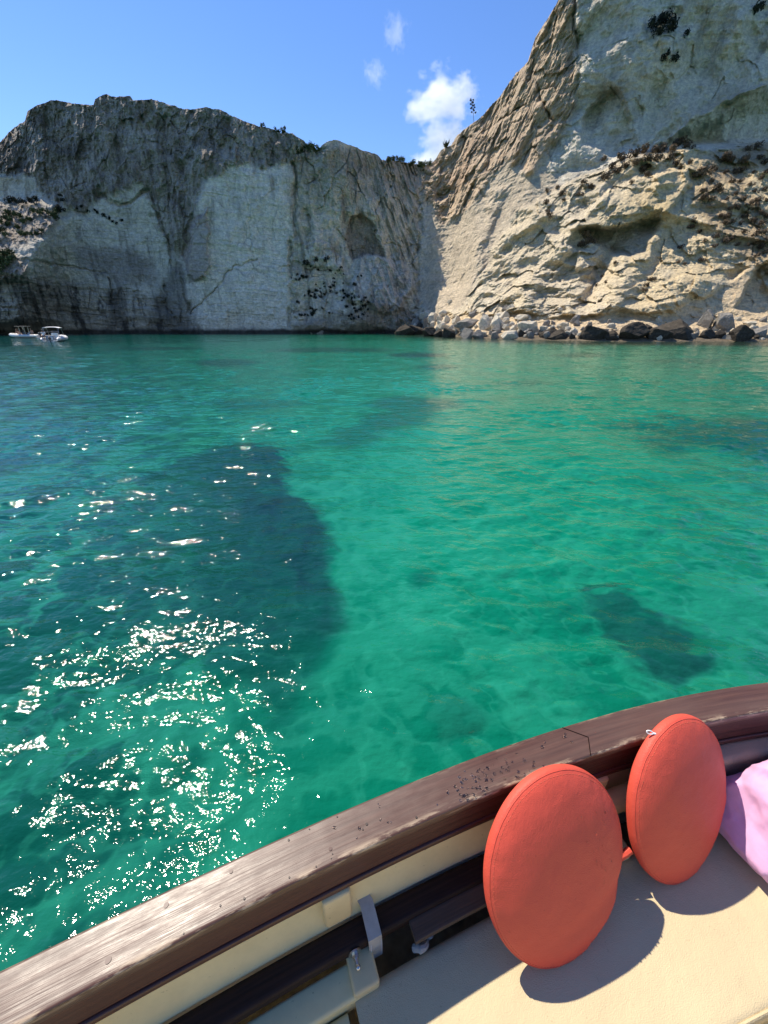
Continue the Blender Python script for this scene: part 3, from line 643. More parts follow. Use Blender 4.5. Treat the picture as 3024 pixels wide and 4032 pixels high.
for x, y, s, lb in [(1090, 150, 50, 0), (1130, 125, 60, 0), (1175, 150, 50, 0), (1110, 175, 34, 0), (1250, 180, 22, 1), (1590, 60, 40, 2), (1150, 290, 34, 1), (1190, 295, 30, 1)]:
    shrub(1700 + x / 1.253, y / 1.253, s, 'dark', ['dark hanging shrub of the clump high on the pale overhanging wall', 'small dark shrub below the clump high on the overhanging wall', 'dark shrub near the sunlit rocks at the top of the overhanging wall'][lb], 'shrubs on the overhanging wall', out=0.5)
for x, y, s in [(150, 330, 22), (230, 320, 24), (300, 330, 24), (370, 340, 20), (450, 320, 22), (500, 300, 22), (790, 430, 24), (850, 430, 22), (830, 250, 14), (860, 310, 14)]:
    shrub(x / 3.318, 700 + y / 3.318, s, 'dark', 'dark shrub at the foot of the shaded wall above the scrubby spur', 'dark shrubs above the spur', out=1.0)
for x, y, s in [(100, 480, 26), (200, 500, 24), (250, 520, 26), (150, 560, 24), (80, 550, 22), (30, 600, 22), (330, 580, 22), (390, 560, 20), (450, 450, 20), (520, 470, 20), (560, 440, 18), (690, 500, 28), (730, 470, 26), (760, 540, 20), (250, 660, 24), (300, 740, 22), (340, 750, 20), (420, 750, 16), (490, 740, 16), (560, 700, 14), (120, 620, 20), (60, 700, 20), (110, 760, 18)]:
    shrub(x / 3.318, 700 + y / 3.318, s, 'green', 'green shrub on the sunlit scrubby spur over the small boats', 'green shrubs on the upper spur', out=0.4)
for x, y, s in [(40, 1000, 26), (100, 1000, 26), (150, 1010, 26), (80, 1080, 28), (140, 1080, 26), (30, 1100, 24), (200, 1050, 20), (120, 1140, 22), (60, 1180, 22), (30, 1230, 20)]:
    shrub(x / 3.318, 700 + y / 3.318, s, 'green', 'dense green shrub in the clump below the scrubby spur', 'green shrubs on the lower spur', out=0.4)
for x, y, s in [(1010, 410, 12), (1080, 380, 14), (1160, 440, 12), (1240, 430, 14), (1280, 460, 14), (1360, 500, 14), (1410, 530, 14), (1480, 580, 12), (1530, 600, 12), (1590, 560, 14)]:
    shrub(x / 3.318, 700 + y / 3.318, s, 'dark', 'small dark shrub in the slanting line across the shaded cliff beside the spur', 'shrubs in a line beside the spur', out=0.15)
for x, y, s in [(700, 392, 0), (1035, 500, 18), (1090, 518, 20), (1118, 520, 26), (1170, 605, 30), (1200, 595, 34), (1225, 590, 34), (1245, 600, 26), (1530, 633, 26), (1555, 636, 26), (1580, 638, 22), (1618, 650, 28), (1640, 657, 34), (1665, 660, 30), (1690, 655, 26)]:
    if s: shrub(x, y, s, 'green', 'dark green shrub on the skyline dip between the two cliffs' if x > 1500 else 'dark green shrub on the skyline saddle of the shaded cliff', 'shrubs on the skyline dip' if x > 1500 else 'shrubs on the skyline saddle', out=-0.2)
# agaves
def agave():
    p = surf(1757, 584); k = m_per_px(p, 1757, 584); b = BM(); r = random.Random(3)
    root = empty('agave_plant', p + Vector((0, .2, 0)), 'spiky agave rosette on the skyline below the cloud', 'agave')
    for i in range(26):
        a = r.uniform(0, 6.28); e = r.uniform(.15, 1.35); L = k * r.uniform(24, 38)
        d = Vector((math.cos(a) * math.cos(e), math.sin(a) * math.cos(e), math.sin(e)))
        q = d.cross(Vector((0, 0, 1))).normalized() * L * .07
        s = [Vector((0, 0, 0)), d * L * .5 + Vector((0, 0, .02)), d * L - Vector((0, 0, L * .1))]
        b.poly([s[0] - q * .8, s[0] + q * .8, s[1] + q]).poly([s[0] - q * .8, s[1] + q, s[1] - q]).poly([s[1] - q, s[1] + q, s[2]])
    b.build('leaf_rosette', M_GREEN, root)
    p = surf(1868, 487); k = m_per_px(p, 1866, 484)
    root = empty('agave_flower_stalk', p + Vector((0, .2, 0)), 'tall dead agave flower stalk with dark seed clusters on the skyline', 'agave')
    top = Vector((-17 * k, 0, 70 * k))
    BM().tube([(0, 0, -.3), top * .5 + Vector((.04, 0, 0)), top], [.05, .045, .02], 6).build('stem', M_BARK, root)
    for i in range(15):
        t = .42 + .58 * i / 14; a = i * 2.4; L = k * (9 - 5 * (t - .4)); c = top * t
        d = Vector((math.cos(a) * 1.0, math.sin(a), .35)).normalized(); g = BM().tube([c, c + d * L], .02, 5)
        for q in range(5): g.ball(c + d * L + Vector((r.uniform(-1, 1), r.uniform(-1, 1), r.uniform(-.6, 1))) * k * 2.2, (k * 2.4, k * 2.4, k * 2.0), 1)
        g.build('seed_cluster', M_DKLEAF, root)
agave()

# ------------------------------------------------------------------ boulders on the shore
def boulder_mesh(name, seed, mat):
    r = np.random.default_rng(seed)
    bm = bmesh.new(); bmesh.ops.create_icosphere(bm, subdivisions=5, radius=1.0)
    P = np.array([v.co[:] for v in bm.verts], np.float32); Fc = np.array([[v.index for v in f.verts] for f in bm.faces]); bm.free()
    N = r.normal(size=(13, 3)); N /= np.linalg.norm(N, axis=1)[:, None]; d = r.uniform(.55, .95, 13)
    dots = P @ N.T; rad = np.min(np.where(dots > 0.05, d / np.maximum(dots, .05), 9), 1); rad = np.minimum(rad, 1.15)
    P = P * rad[:, None]
    P = P * (1 + 0.10 * fbm((P * 1.6 + seed).astype(np.float32), 5, .6, seed)[:, None] + 0.03 * fbm((P * 7 + seed).astype(np.float32), 3, .6, seed + 2)[:, None])
    P /= np.abs(P).max(0); P[:, 2] = np.where(P[:, 2] < -.55, -.55 + (P[:, 2] + .55) * .3, P[:, 2])
    o = mesh_np(name, P, Fc, mat, smooth=False); me = o.data; COL.objects.unlink(o); bpy.data.objects.remove(o); return me
ROCKS = {k: [boulder_mesh(k + '_boulder', 60 + 10 * j + i, m) for i in range(4)] for j, (k, m) in enumerate((('pale', M_PALE), ('dark', M_DARK), ('grey', M_GREY)))}
cnt = [0]
def boulder(px, base, w, h, kind, label, group=None, name='boulder'):
    wy = float(np.interp(px, xs, LY[0]))
    if base >= wy - 6:
        p = on_z(px, max(base, wy - 2), 0.0)
    else: p = surf(px, base)
    k = p[1] / float(ray(px, base)[1]) / F; ww = w * k / 2; hh = h * k
    cnt[0] += 1; o = bpy.data.objects.new(name, ROCKS[kind][cnt[0] % 4])
    o.scale = (ww, max(ww * .8, hh * .5), hh / 1.45); o.location = p + Vector((0, ww * .35, hh * .30)); o.rotation_euler = (random.uniform(-.12, .12), random.uniform(-.15, .15), random.choice((0, math.pi)) + random.uniform(-.35, .35))
    return link(o, None, label, 'rock', group)
for a in [(2349, 1336, 105, 58, 'dark', 'black boulder at the waterline, first big one right of the pale landslip'), (2412, 1336, 75, 36, 'dark', 'low black rock at the waterline between the two humped black boulders'), (2495, 1336, 115, 62, 'dark', 'black ribbed boulder at the waterline under the smooth yellow cliff foot'),
          (2548, 1312, 56, 42, 'dark', 'black peaked boulder standing up behind the ribbed black boulder'), (2600, 1336, 105, 48, 'dark', 'black slanting slab left of the biggest black boulder'), (2672, 1342, 175, 82, 'dark', 'biggest black boulder on the waterline, broad and rounded'),
          (2782, 1342, 62, 44, 'dark', 'dark boulder right of the biggest black boulder at the water'), (2832, 1330, 52, 36, 'dark', 'dark boulder in front of the square grey block'), (2925, 1340, 90, 60, 'dark', 'dark boulder with a flat top right of the square grey block'), (2868, 1344, 48, 26, 'grey', 'low grey rock at the water below the square block'),
          (2780, 1290, 54, 66, 'grey', 'upright pointed grey boulder on the sand, left of the square block'), (2852, 1304, 98, 66, 'grey', 'big square grey block on the sand above the dark rocks'), (3000, 1325, 78, 42, 'grey', 'pale grey boulder at the right edge of the beach'), (2962, 1288, 60, 28, 'pale', 'flat pale rock on the sand behind the dark flat-topped boulder'), (2905, 1262, 34, 20, 'pale', 'small pale rock on the sand behind the square grey block'),
          (1597, 1319, 92, 46, 'dark', 'dark boulder at the far corner where the shaded cliff meets the landslip'), (1640, 1318, 72, 38, 'dark', 'dark rock at the foot of the landslip, second from the shaded cliff'), (1655, 1300, 52, 32, 'dark', 'dark rock stacked above the corner boulders'), (1695, 1324, 62, 34, 'dark', 'dark rock on the waterline under the tan leaning boulder'), (1732, 1326, 52, 36, 'dark', 'dark rock on the waterline just right of the tan leaning boulder'), (1768, 1330, 52, 42, 'dark', 'dark jagged rock on the waterline below the long yellow slab'),
          (1680, 1294, 46, 52, 'grey', 'tan boulder leaning at the left end of the landslip'), (1711, 1268, 52, 46, 'pale', 'pale boulder above the tan leaning one in the landslip'), (1686, 1248, 42, 26, 'pale', 'highest pale block at the left end of the landslip'), (1752, 1240, 46, 26, 'pale', 'pale block lodged high in the landslip'),
          (1845, 1332, 64, 40, 'grey', 'grey boulder on the waterline below the right end of the yellow slab'), (1882, 1333, 52, 32, 'grey', 'rounded grey boulder on the waterline under the white boulder stack'), (1915, 1296, 66, 54, 'pale', 'white angular boulder, left one of the stacked white pair'), (1958, 1296, 58, 60, 'pale', 'tall white boulder with a shaded face, right one of the stacked white pair'),
          (1946, 1334, 38, 30, 'grey', 'small grey rock on the waterline below the white pair'), (2006, 1336, 84, 42, 'pale', 'broad pale boulder on the waterline right of the white pair'), (1985, 1258, 52, 32, 'pale', 'pale rock resting above the white pair'), (2012, 1226, 46, 32, 'pale', 'topmost pale rock of the landslip'), (2080, 1312, 94, 60, 'pale', 'large smooth white banded boulder in the landslip'),
          (2060, 1262, 84, 30, 'pale', 'flat white slab behind the smooth banded boulder'), (2168, 1338, 92, 56, 'dark', 'black boulder on the waterline right of the smooth white boulder'), (2120, 1336, 52, 32, 'dark', 'small black rock wedged under the smooth white boulder'), (2208, 1340, 92, 42, 'dark', 'low black boulder on the waterline at the right end of the landslip'), (2250, 1340, 48, 28, 'grey', 'small grey rock at the right end of the landslip by the water'),
          (1845, 1292, 110, 36, 'grey', 'long yellow slab lying in the middle of the landslip'), (1235, 1313, 110, 58, 'grey', 'pale rounded sea boulder at the foot of the shaded cliff'), (1120, 1313, 60, 26, 'dark', 'dark rock at the foot of the white slab wall'), (2410, 1290, 40, 22, 'pale', 'pale rock on the sand above the low black rock')]:
    boulder(*a)
rr_ = random.Random(5)
for i in range(210):
    x = rr_.choice([rr_.uniform(1600, 2280)] * 3 + [rr_.uniform(2280, 3040)] * 2); wy = float(np.interp(x, xs, LY[0])); s = rr_.uniform(9, 34) * (0.75 if x > 2280 else 1)
    y = wy - abs(rr_.gauss(0, 1)) * (45 if x < 2280 else 28); y = min(y, wy - 5)
    if x < 1750: y = max(y, 1255)
    boulder(x, y, s * 1.25, s, rr_.choice(['pale'] * 4 + ['grey'] * 2) if y < wy - 14 else rr_.choice(['dark', 'dark', 'grey', 'pale']), 'small loose rock among the boulders along the landslip shore' if x < 2280 else 'small loose rock on the sandy shore by the black boulders', 'loose rocks of the landslip' if x < 2280 else 'loose rocks on the sandy shore', name='rock')

# ------------------------------------------------------------------ clouds
def cloud(name, px, py, w_px, h_px, label, dens, seed, thr=0.47, dist=1500.0):
    a, b, c = ray(px, py); t = dist / float(b); k = t / F
    m = bpy.data.materials.new(name); m.use_nodes = True; n = m.node_tree.nodes; l = m.node_tree.links
    for x in list(n):
        if x.type != 'OUTPUT_MATERIAL': n.remove(x)
    vol = n.new('ShaderNodeVolumePrincipled'); vol.inputs['Color'].default_value = (0.98, 0.98, 0.98, 1); vol.inputs['Anisotropy'].default_value = 0.35
    tc = n.new('ShaderNodeTexCoord').outputs['Object']
    mp = n.new('ShaderNodeMapping'); mp.inputs['Location'].default_value = (seed, seed * .7, 0); l.new(tc, mp.inputs[0])
    nz = n.new('ShaderNodeTexNoise'); nz.inputs['Scale'].default_value = 2.7; nz.inputs['Detail'].default_value = 7; nz.inputs['Roughness'].default_value = .62; l.new(mp.outputs[0], nz.inputs['Vector'])
    ln = n.new('ShaderNodeVectorMath'); ln.operation = 'LENGTH'; l.new(tc, ln.inputs[0])
    f = n.new('ShaderNodeMapRange'); f.inputs['From Min'].default_value = 1.0; f.inputs['From Max'].default_value = 0.2; f.inputs['To Min'].default_value = -0.32; f.inputs['To Max'].default_value = 0.12; l.new(ln.outputs['Value'], f.inputs['Value'])
    ad = n.new('ShaderNodeMath'); ad.operation = 'ADD'; l.new(nz.outputs['Fac'], ad.inputs[0]); l.new(f.outputs[0], ad.inputs[1])
    d = n.new('ShaderNodeMapRange'); d.inputs['From Min'].default_value = thr; d.inputs['From Max'].default_value = thr + .08; d.inputs['To Max'].default_value = dens; l.new(ad.outputs[0], d.inputs['Value'])
    l.new(d.outputs[0], vol.inputs['Density']); l.new(vol.outputs[0], n['Material Output'].inputs['Volume'])
    bm = bmesh.new(); bmesh.ops.create_icosphere(bm, subdivisions=4, radius=1.0)
    me = bpy.data.meshes.new(name); bm.to_mesh(me); bm.free(); me.materials.append(m)
    o = bpy.data.objects.new('cloud', me); o.location = (float(a * t), dist, CAMH + float(c * t)); o.scale = (w_px * k / 2, w_px * k / 2.4, h_px * k / 2)
    o.rotation_euler = (R(-20), 0, 0)
    return link(o, None, label, 'cloud', kind='structure')
cloud('cloud', 1735, 400, 470, 250, 'bright white puffy cloud over the skyline', 0.020, 3.1, 0.475)
cloud('cloud', 1775, 600, 470, 290, 'white cloud half hidden behind the ridge', 0.020, 8.4, 0.44)
cloud('cloud', 1475, 290, 170, 190, 'thin ragged cloud wisp left of the puffy cloud', 0.006, 5.2, 0.5)
cloud('cloud', 1560, 125, 190, 250, 'faint cloud wisp high above the puffy cloud', 0.006, 1.7, 0.5)

# ------------------------------------------------------------------ the boat we stand in
RZ = 1.10; SEATZ = 0.74
INNER = [(108, 4023), (448, 3842), (882, 3618), (1200, 3463), (1470, 3326), (1755, 3200), (1800, 3183), (2139, 3035), (2324, 2980), (2582, 2899), (3024, 2799)]
OUTER = [(0, 3835), (448, 3615), (1085, 3300), (1338, 3200), (1800, 3006), (2213, 2862), (2575, 2759), (3024, 2670)]
ip = np.array([on_z(x, y, RZ)[:2] for x, y in INNER]); op = np.array([on_z(x, y, RZ)[:2] for x, y in OUTER])
fi = np.polyfit(ip[:, 0], ip[:, 1], 3)
x0_, x1_ = -1.6, 2.6
def yin(x):
    xc = np.clip(x, -0.75, 1.35); d = np.polyder(fi); return np.polyval(fi, xc) + np.polyval(d, xc) * (x - xc) - np.sign(x - xc) * 0.0 - 0.06 * (x - xc) ** 2
cxs = np.linspace(x0_, x1_, 420); cys = yin(cxs)
tx = np.gradient(cxs); ty = np.gradient(cys); tl = np.hypot(tx, ty); tx /= tl; ty /= tl
nx_, ny_ = ty, -tx                                        # inward (towards the camera)
arc = np.concatenate([[0], np.cumsum(np.hypot(np.diff(cxs), np.diff(cys)))])
RW = float(np.median([np.min(np.hypot(cxs - a, cys - b)) for a, b in op]))
print('rail width', RW, 'pts', ip[0], ip[-1])
boat = empty('wooden_boat', (0, 0, 0), 'wooden boat with dark curved rail and cream seat that carries the camera', 'boat')
def at_u(X, u, z=0.0):
    i = int(np.argmin(np.abs(cxs - X))); return Vector((cxs[i] + nx_[i] * u, cys[i] + ny_[i] * u, z))
def tangent(X):
    i = int(np.argmin(np.abs(cxs - X))); return Vector((tx[i], ty[i], 0))
def sweep(name, prof, mat, parent, a=x0_, b=x1_, closed=True, smooth=True, wob=0.0, **kw):
    """Sweep a profile of (u, z) along the rail curve."""
    sel = (cxs >= a) & (cxs <= b); n = sel.sum(); k = len(prof)
    u = np.array([p[0] for p in prof]); z = np.array([p[1] for p in prof])
    V = np.stack([cxs[sel][:, None] + nx_[sel][:, None] * u, cys[sel][:, None] + ny_[sel][:, None] * u, np.broadcast_to(z, (n, k))], -1)
    if wob: V[..., 2] += wob * fbm((V * 9).astype(np.float32), 4, .6, 5)
    per = np.concatenate([[0], np.cumsum(np.hypot(np.diff(u), np.diff(z)))])
    uv = np.stack([np.broadcast_to(arc[sel][:, None], (n, k)), np.broadcast_to(per, (n, k))], -1)
    fc = grid_faces(n, k, closed)
    o = mesh_np(name, V.reshape(-1, 3), fc, mat, smooth, parent, None, uv.reshape(-1, 2), **kw)
    bm = bmesh.new(); bm.from_mesh(o.data)
    if closed:
        bm.verts.ensure_lookup_table(); bm.faces.new([bm.verts[i] for i in range(k)][::-1]); bm.faces.new([bm.verts[(n - 1) * k + i] for i in range(k)])
    bmesh.ops.recalc_face_normals(bm, faces=bm.faces); bm.to_mesh(o.data); bm.free()
    if smooth: o.data.set_sharp_from_angle(angle=R(38))
    return o
def rrect(u0, u1, z0, z1, r, n=4):
    pts = []
    for cu, cz, a0 in ((u1 - r, z1 - r, 0), (u0 + r, z1 - r, 90), (u0 + r, z0 + r, 180), (u1 - r, z0 + r, 270)):
        for i in range(n + 1):
            a = R(a0 + 90 * i / n); pts.append((cu + r * math.cos(a), cz + r * math.sin(a)))
    return pts
def dense(pts, m=6):
    out = []
    for i in range(len(pts)):
        p, q = pts[i], pts[(i + 1) % len(pts)]; L = math.hypot(q[0] - p[0], q[1] - p[1]); k = max(1, int(L / 0.008))
        out += [(p[0] + (q[0] - p[0]) * t / k, p[1] + (q[1] - p[1]) * t / k) for t in range(k)]
    return out
rp = dense(rrect(-RW, 0, RZ - 0.032, RZ, 0.006)); q0 = min(range(len(rp)), key=lambda i: (round(rp[i][1], 4), abs(rp[i][0] + RW / 2))); rp = rp[q0:] + rp[:q0]
rail = sweep('gunwale_rail', rp, M_RAIL, boat, wob=0.0012)
ew = np.array([max(math.exp(-(math.hypot(u, z - RZ) / .010) ** 2), 0.6 * math.exp(-(math.hypot(u + RW, z - RZ) / .005) ** 2)) for u, z in rp], np.float32)
ea = rail.data.attributes.new('edge', 'FLOAT', 'POINT'); ea.data.foreach_set('value', np.tile(ew, len(rail.data.vertices) // len(rp)))
sweep('fascia_board', dense(rrect(-0.028, -0.007, RZ - 0.125, RZ - 0.034, 0.004)), M_FASCIA, boat)
sweep('fascia_bead', rrect(-0.028, -0.001, RZ - 0.148, RZ - 0.127, 0.006), M_FASCIA, boat)
sweep('hull_liner', [(-0.032, RZ - 0.04), (-0.032, 0.955), (-0.026, 0.90), (-0.014, 0.84), (0.002, 0.80), (-0.055, 0.795), (-0.055, RZ - 0.04)], M_LINER, boat)
sweep('hull', [(-RW + 0.012, RZ - 0.034), (-RW + 0.02, 0.8), (-RW + 0.05, 0.4), (-0.0, 0.1), (0.25, -0.35), (0.9, -0.5), (1.9, -0.3), (2.06, 1.07), (2.04, 1.07), (1.87, -0.26), (0.9, -0.46), (0.27, -0.31), (0.02, 0.12), (-RW + 0.07, 0.4), (-RW + 0.04, 0.8), (-RW + 0.032, RZ - 0.034)], M_HULL, boat)
sweep('deck', [(-0.05, 0.30), (1.80, 0.30), (1.80, 0.27), (-0.05, 0.27)], M_CREAM, boat)
sweep('starboard_liner', [(1.78, 0.28), (1.95, 0.7), (2.0, 1.08), (2.03, 1.08), (1.98, 0.7), (1.81, 0.26)], M_CREAM, boat)
sweep('starboard_rail', dense(rrect(1.98, 2.08, RZ - 0.03, RZ, 0.006)), M_RAIL, boat)
sweep('void_liner', [(-0.058, 0.80), (-0.058, 0.5), (0.14, 0.5), (0.14, 0.49), (-0.062, 0.49), (-0.062, 0.80)], M_BLACK, boat)
sweep('storage_spar', dense(rrect(0.006, 0.062, 0.764, 0.804, 0.012)), M_SPAR, boat, b=0.42)
sweep('inner_shelf', dense(rrect(0.064, 0.128, 0.69, 0.757, 0.008)), M_LINER, boat, b=-0.098)
sweep('locker_top', dense(rrect(0.13, 0.50, 0.60, 0.722, 0.012)), M_CREAM2, boat, b=-0.131)
sweep('locker_front', dense(rrect(0.13, 0.44, 0.30, 0.66, 0.01)), M_CREAM2, boat, a=-0.125)
# seat pad with rounded ends
def seat_pad():
    prof = dense(rrect(0.110, 0.455, SEATZ - 0.095, SEATZ, 0.022))
    o = sweep('seat_pad', prof, M_PAD, boat, a=-0.125, b=2.3)
    # piping along the inner front edge
    BM().tube([at_u(x, 0.448, SEATZ - 0.004) for x in np.linspace(-0.11, 2.25, 70)], 0.004, 6).build('piping', M_PAD, o)
seat_pad()
sweep('backrest_pad', dense(rrect(-0.02, 0.045, 0.735, 0.948, 0.018)), vinyl('grey_brown_vinyl', (0.50, 0.39, 0.28), 0.5, 0.1, 420, 0.001), boat, a=0.80)
def slab_along(X, u0, u1, z0, z1, wdt, bev, rot_tilt=0.0):
    t = tangent(X); c = at_u(X, (u0 + u1) / 2, (z0 + z1) / 2); Rm = Matrix((t, Vector((-t.y, t.x, 0)), Vector((0, 0, 1)))).transposed()
    Rm = Rm @ Matrix.Rotation(rot_tilt, 3, 'X')
    return c, (wdt, abs(u1 - u0), abs(z1 - z0)), Rm
def rib(X):
    b = BM(); c, s_, m = slab_along(X, -0.032, 0.008, 0.815, 0.953, 0.072, 0); b.box(c, s_, m, 0.009, 3)
    c, s_, m = slab_along(X + 0.028, 0.04, 0.128, 0.60, 0.772, 0.066, 0); b.box(c, s_, m, 0.008, 3)
    b.build('rib_frame', M_CREAM, boat)
rib(-0.112); rib(-0.64); rib(0.66)
def strap():
    b = BM(); X = -0.052; t = tangent(X); path = [(-0.028, 0.832), (0.0, 0.828), (0.035, 0.821), (0.064, 0.814), (0.068, 0.78), (0.070, 0.715)]
    for off in (0.0,):
        P = [at_u(X + 0.002 * i, u, z) for i, (u, z) in enumerate(path)]
        for p, q in zip(P, P[1:]): b.poly([p - t * .0175, p + t * .0175, q + t * .0175, q - t * .0175])
    bmesh.ops.remove_doubles(b.b, verts=b.b.verts, dist=1e-4)
    bmesh.ops.solidify(b.b, geom=b.b.faces[:], thickness=0.003)
    o = b.build('webbing_strap', M_STRAP, boat)
    st = BM()
    for sgn in (-1, 1):
        for k in range(12):
            z = .806 - k * .0075; p = at_u(X + .007, .0735, z) + t * .0135 * sgn
            st.box(p, (.001, .0015, .005))
    st.build('stitching', M_WHITE, o)
strap()
def bolt():
    p = at_u(-0.092, 0.062, 0.787); n = at_u(-0.092, 1.0) - at_u(-0.092, 0.0); n.normalize()
    b = BM().tube([p, p + n * .003], .0165, 24).tube([p + n * .003, p + n * .012], .008, 6).tube([p + n * .012, p + n * .026], .0045, 10); b.ball(p + n * .028, (.0065,) * 3, 2)
    b.build('bolt', M_STEEL, boat)
bolt()
sweep('oar_blade', dense(rrect(0.024, 0.104, 0.772, 0.792, 0.003)), M_BLADE, boat, a=0.035, b=0.62)
for X in (0.10, 0.175):
    c, s_, m = slab_along(X, -0.03, -0.022, 0.80, 0.822, 0.006, 0); BM().box(c, s_, m).build('peg', M_TAR, boat)
b = BM(); b.tube([at_u(x, 0.028, 0.862) for x in np.linspace(0.60, 0.80, 8)], 0.032, 20).build('rolled_cover', M_CREAM, boat)
b = BM(); b.tube([at_u(0.045 + 0.05 * k / 8, 0.098 + 0.012 * math.sin(k * .7), 0.735 + 0.018 * math.sin(k * .8)) for k in range(9)], 0.009, 8).build('hose_loop', M_STRAP, boat)
# bungs and worn knots in the rail
for cx_, cy_, ox, oy, sc, rad, m in [(357, 163, 900, 3200, 1.508, 5, 0), (480, 98, 900, 3200, 1.508, 3, 0), (617, 245, 900, 3200, 1.508, 3, 0), (610, 272, 900, 3200, 1.508, 2.5, 0), (520, 320, 900, 3200, 1.508, 3.5, 0), (361, 385, 900, 3200, 1.508, 4, 0), (93, 510, 900, 3200, 1.508, 4.5, 0), (820, 68, 900, 3200, 1.508, 6, 0), (797, 100, 900, 3200, 1.508, 4, 0), (645, 25, 900, 3200, 1.508, 4, 0), (1115, 28, 900, 3200, 1.508, 5, 0),
                               (605, 215, 900, 3200, 1.508, 8, 1), (590, 665, 0, 3300, 1.3825, 11, 1), (905, 365, 0, 3300, 1.3825, 10, 1), (1258, 182, 0, 3300, 1.3825, 8, 1), (1200, 368, 0, 3300, 1.3825, 4, 0), (1000, 520, 0, 3300, 1.3825, 3, 0)]:
    p = on_z(ox + cx_ / sc, oy + cy_ / sc, RZ); r_ = rad / F * 0.75
    BM().tube([p - Vector((0, 0, .003)), p + Vector((0, 0, .0014))], r_, 16).build('bung', M_FASCIA if m else M_PLUG, rail)
def crackline(pts, w, z, parent, name, mat):
    b = BM()
    P = [on_z(x, y, z) for x, y in pts]
    for p, q in zip(P, P[1:]):
        d = (q - p).normalized(); n = Vector((-d.y, d.x, 0)) * w; b.poly([p - n, q - n, q + n, p + n])
    bmesh.ops.solidify(b.b, geom=b.b.faces[:], thickness=0.0006); b.build(name, mat, parent)
crackline([(2213, 2864), (2316, 2902), (2326, 2976)], .0009, RZ + .0014, rail, 'scarf_joint', M_PLUG)
crackline([(1000, 3960), (1080, 3912), (1160, 3868), (1240, 3822), (1290, 3800)], .0014, 0.7235, boat, 'joint_crack', M_TAR)
# drops of water on the rail
def drops():
    b = BM(); r = random.Random(11)
    for i in range(95):
        if i < 55: x, y = r.gauss(1880, 55), 0
        elif i < 75: x, y = r.gauss(2010, 60), 0
        else: x, y = r.uniform(1300, 2300), 0
        yo = float(np.interp(x, [q[0] for q in OUTER], [q[1] for q in OUTER])); yi = float(np.interp(x, [q[0] for q in INNER], [q[1] for q in INNER]))
        p = on_z(x, yo + (yi - yo) * (r.uniform(.3, .9) if i < 55 else r.uniform(.1, .9)), RZ + .0006); s = r.uniform(.0012, .0042)
        b.ball(p, (s * r.uniform(.8, 1.8), s, s * .45), 2, Matrix.Rotation(r.uniform(0, 3), 3, 'Z'))
    m, n, l, bs = nmat('water_drop'); bs.inputs['Base Color'].default_value = (0.9, 0.9, 0.9, 1); bs.inputs['Roughness'].default_value = 0.02; bs.inputs['IOR'].default_value = 1.33; bs.inputs['Transmission Weight'].default_value = 1
    b.build('water_drops', m, kind='stuff', label='clear water drops beaded on the dark wooden rail')
    return m
M_DROP = drops()

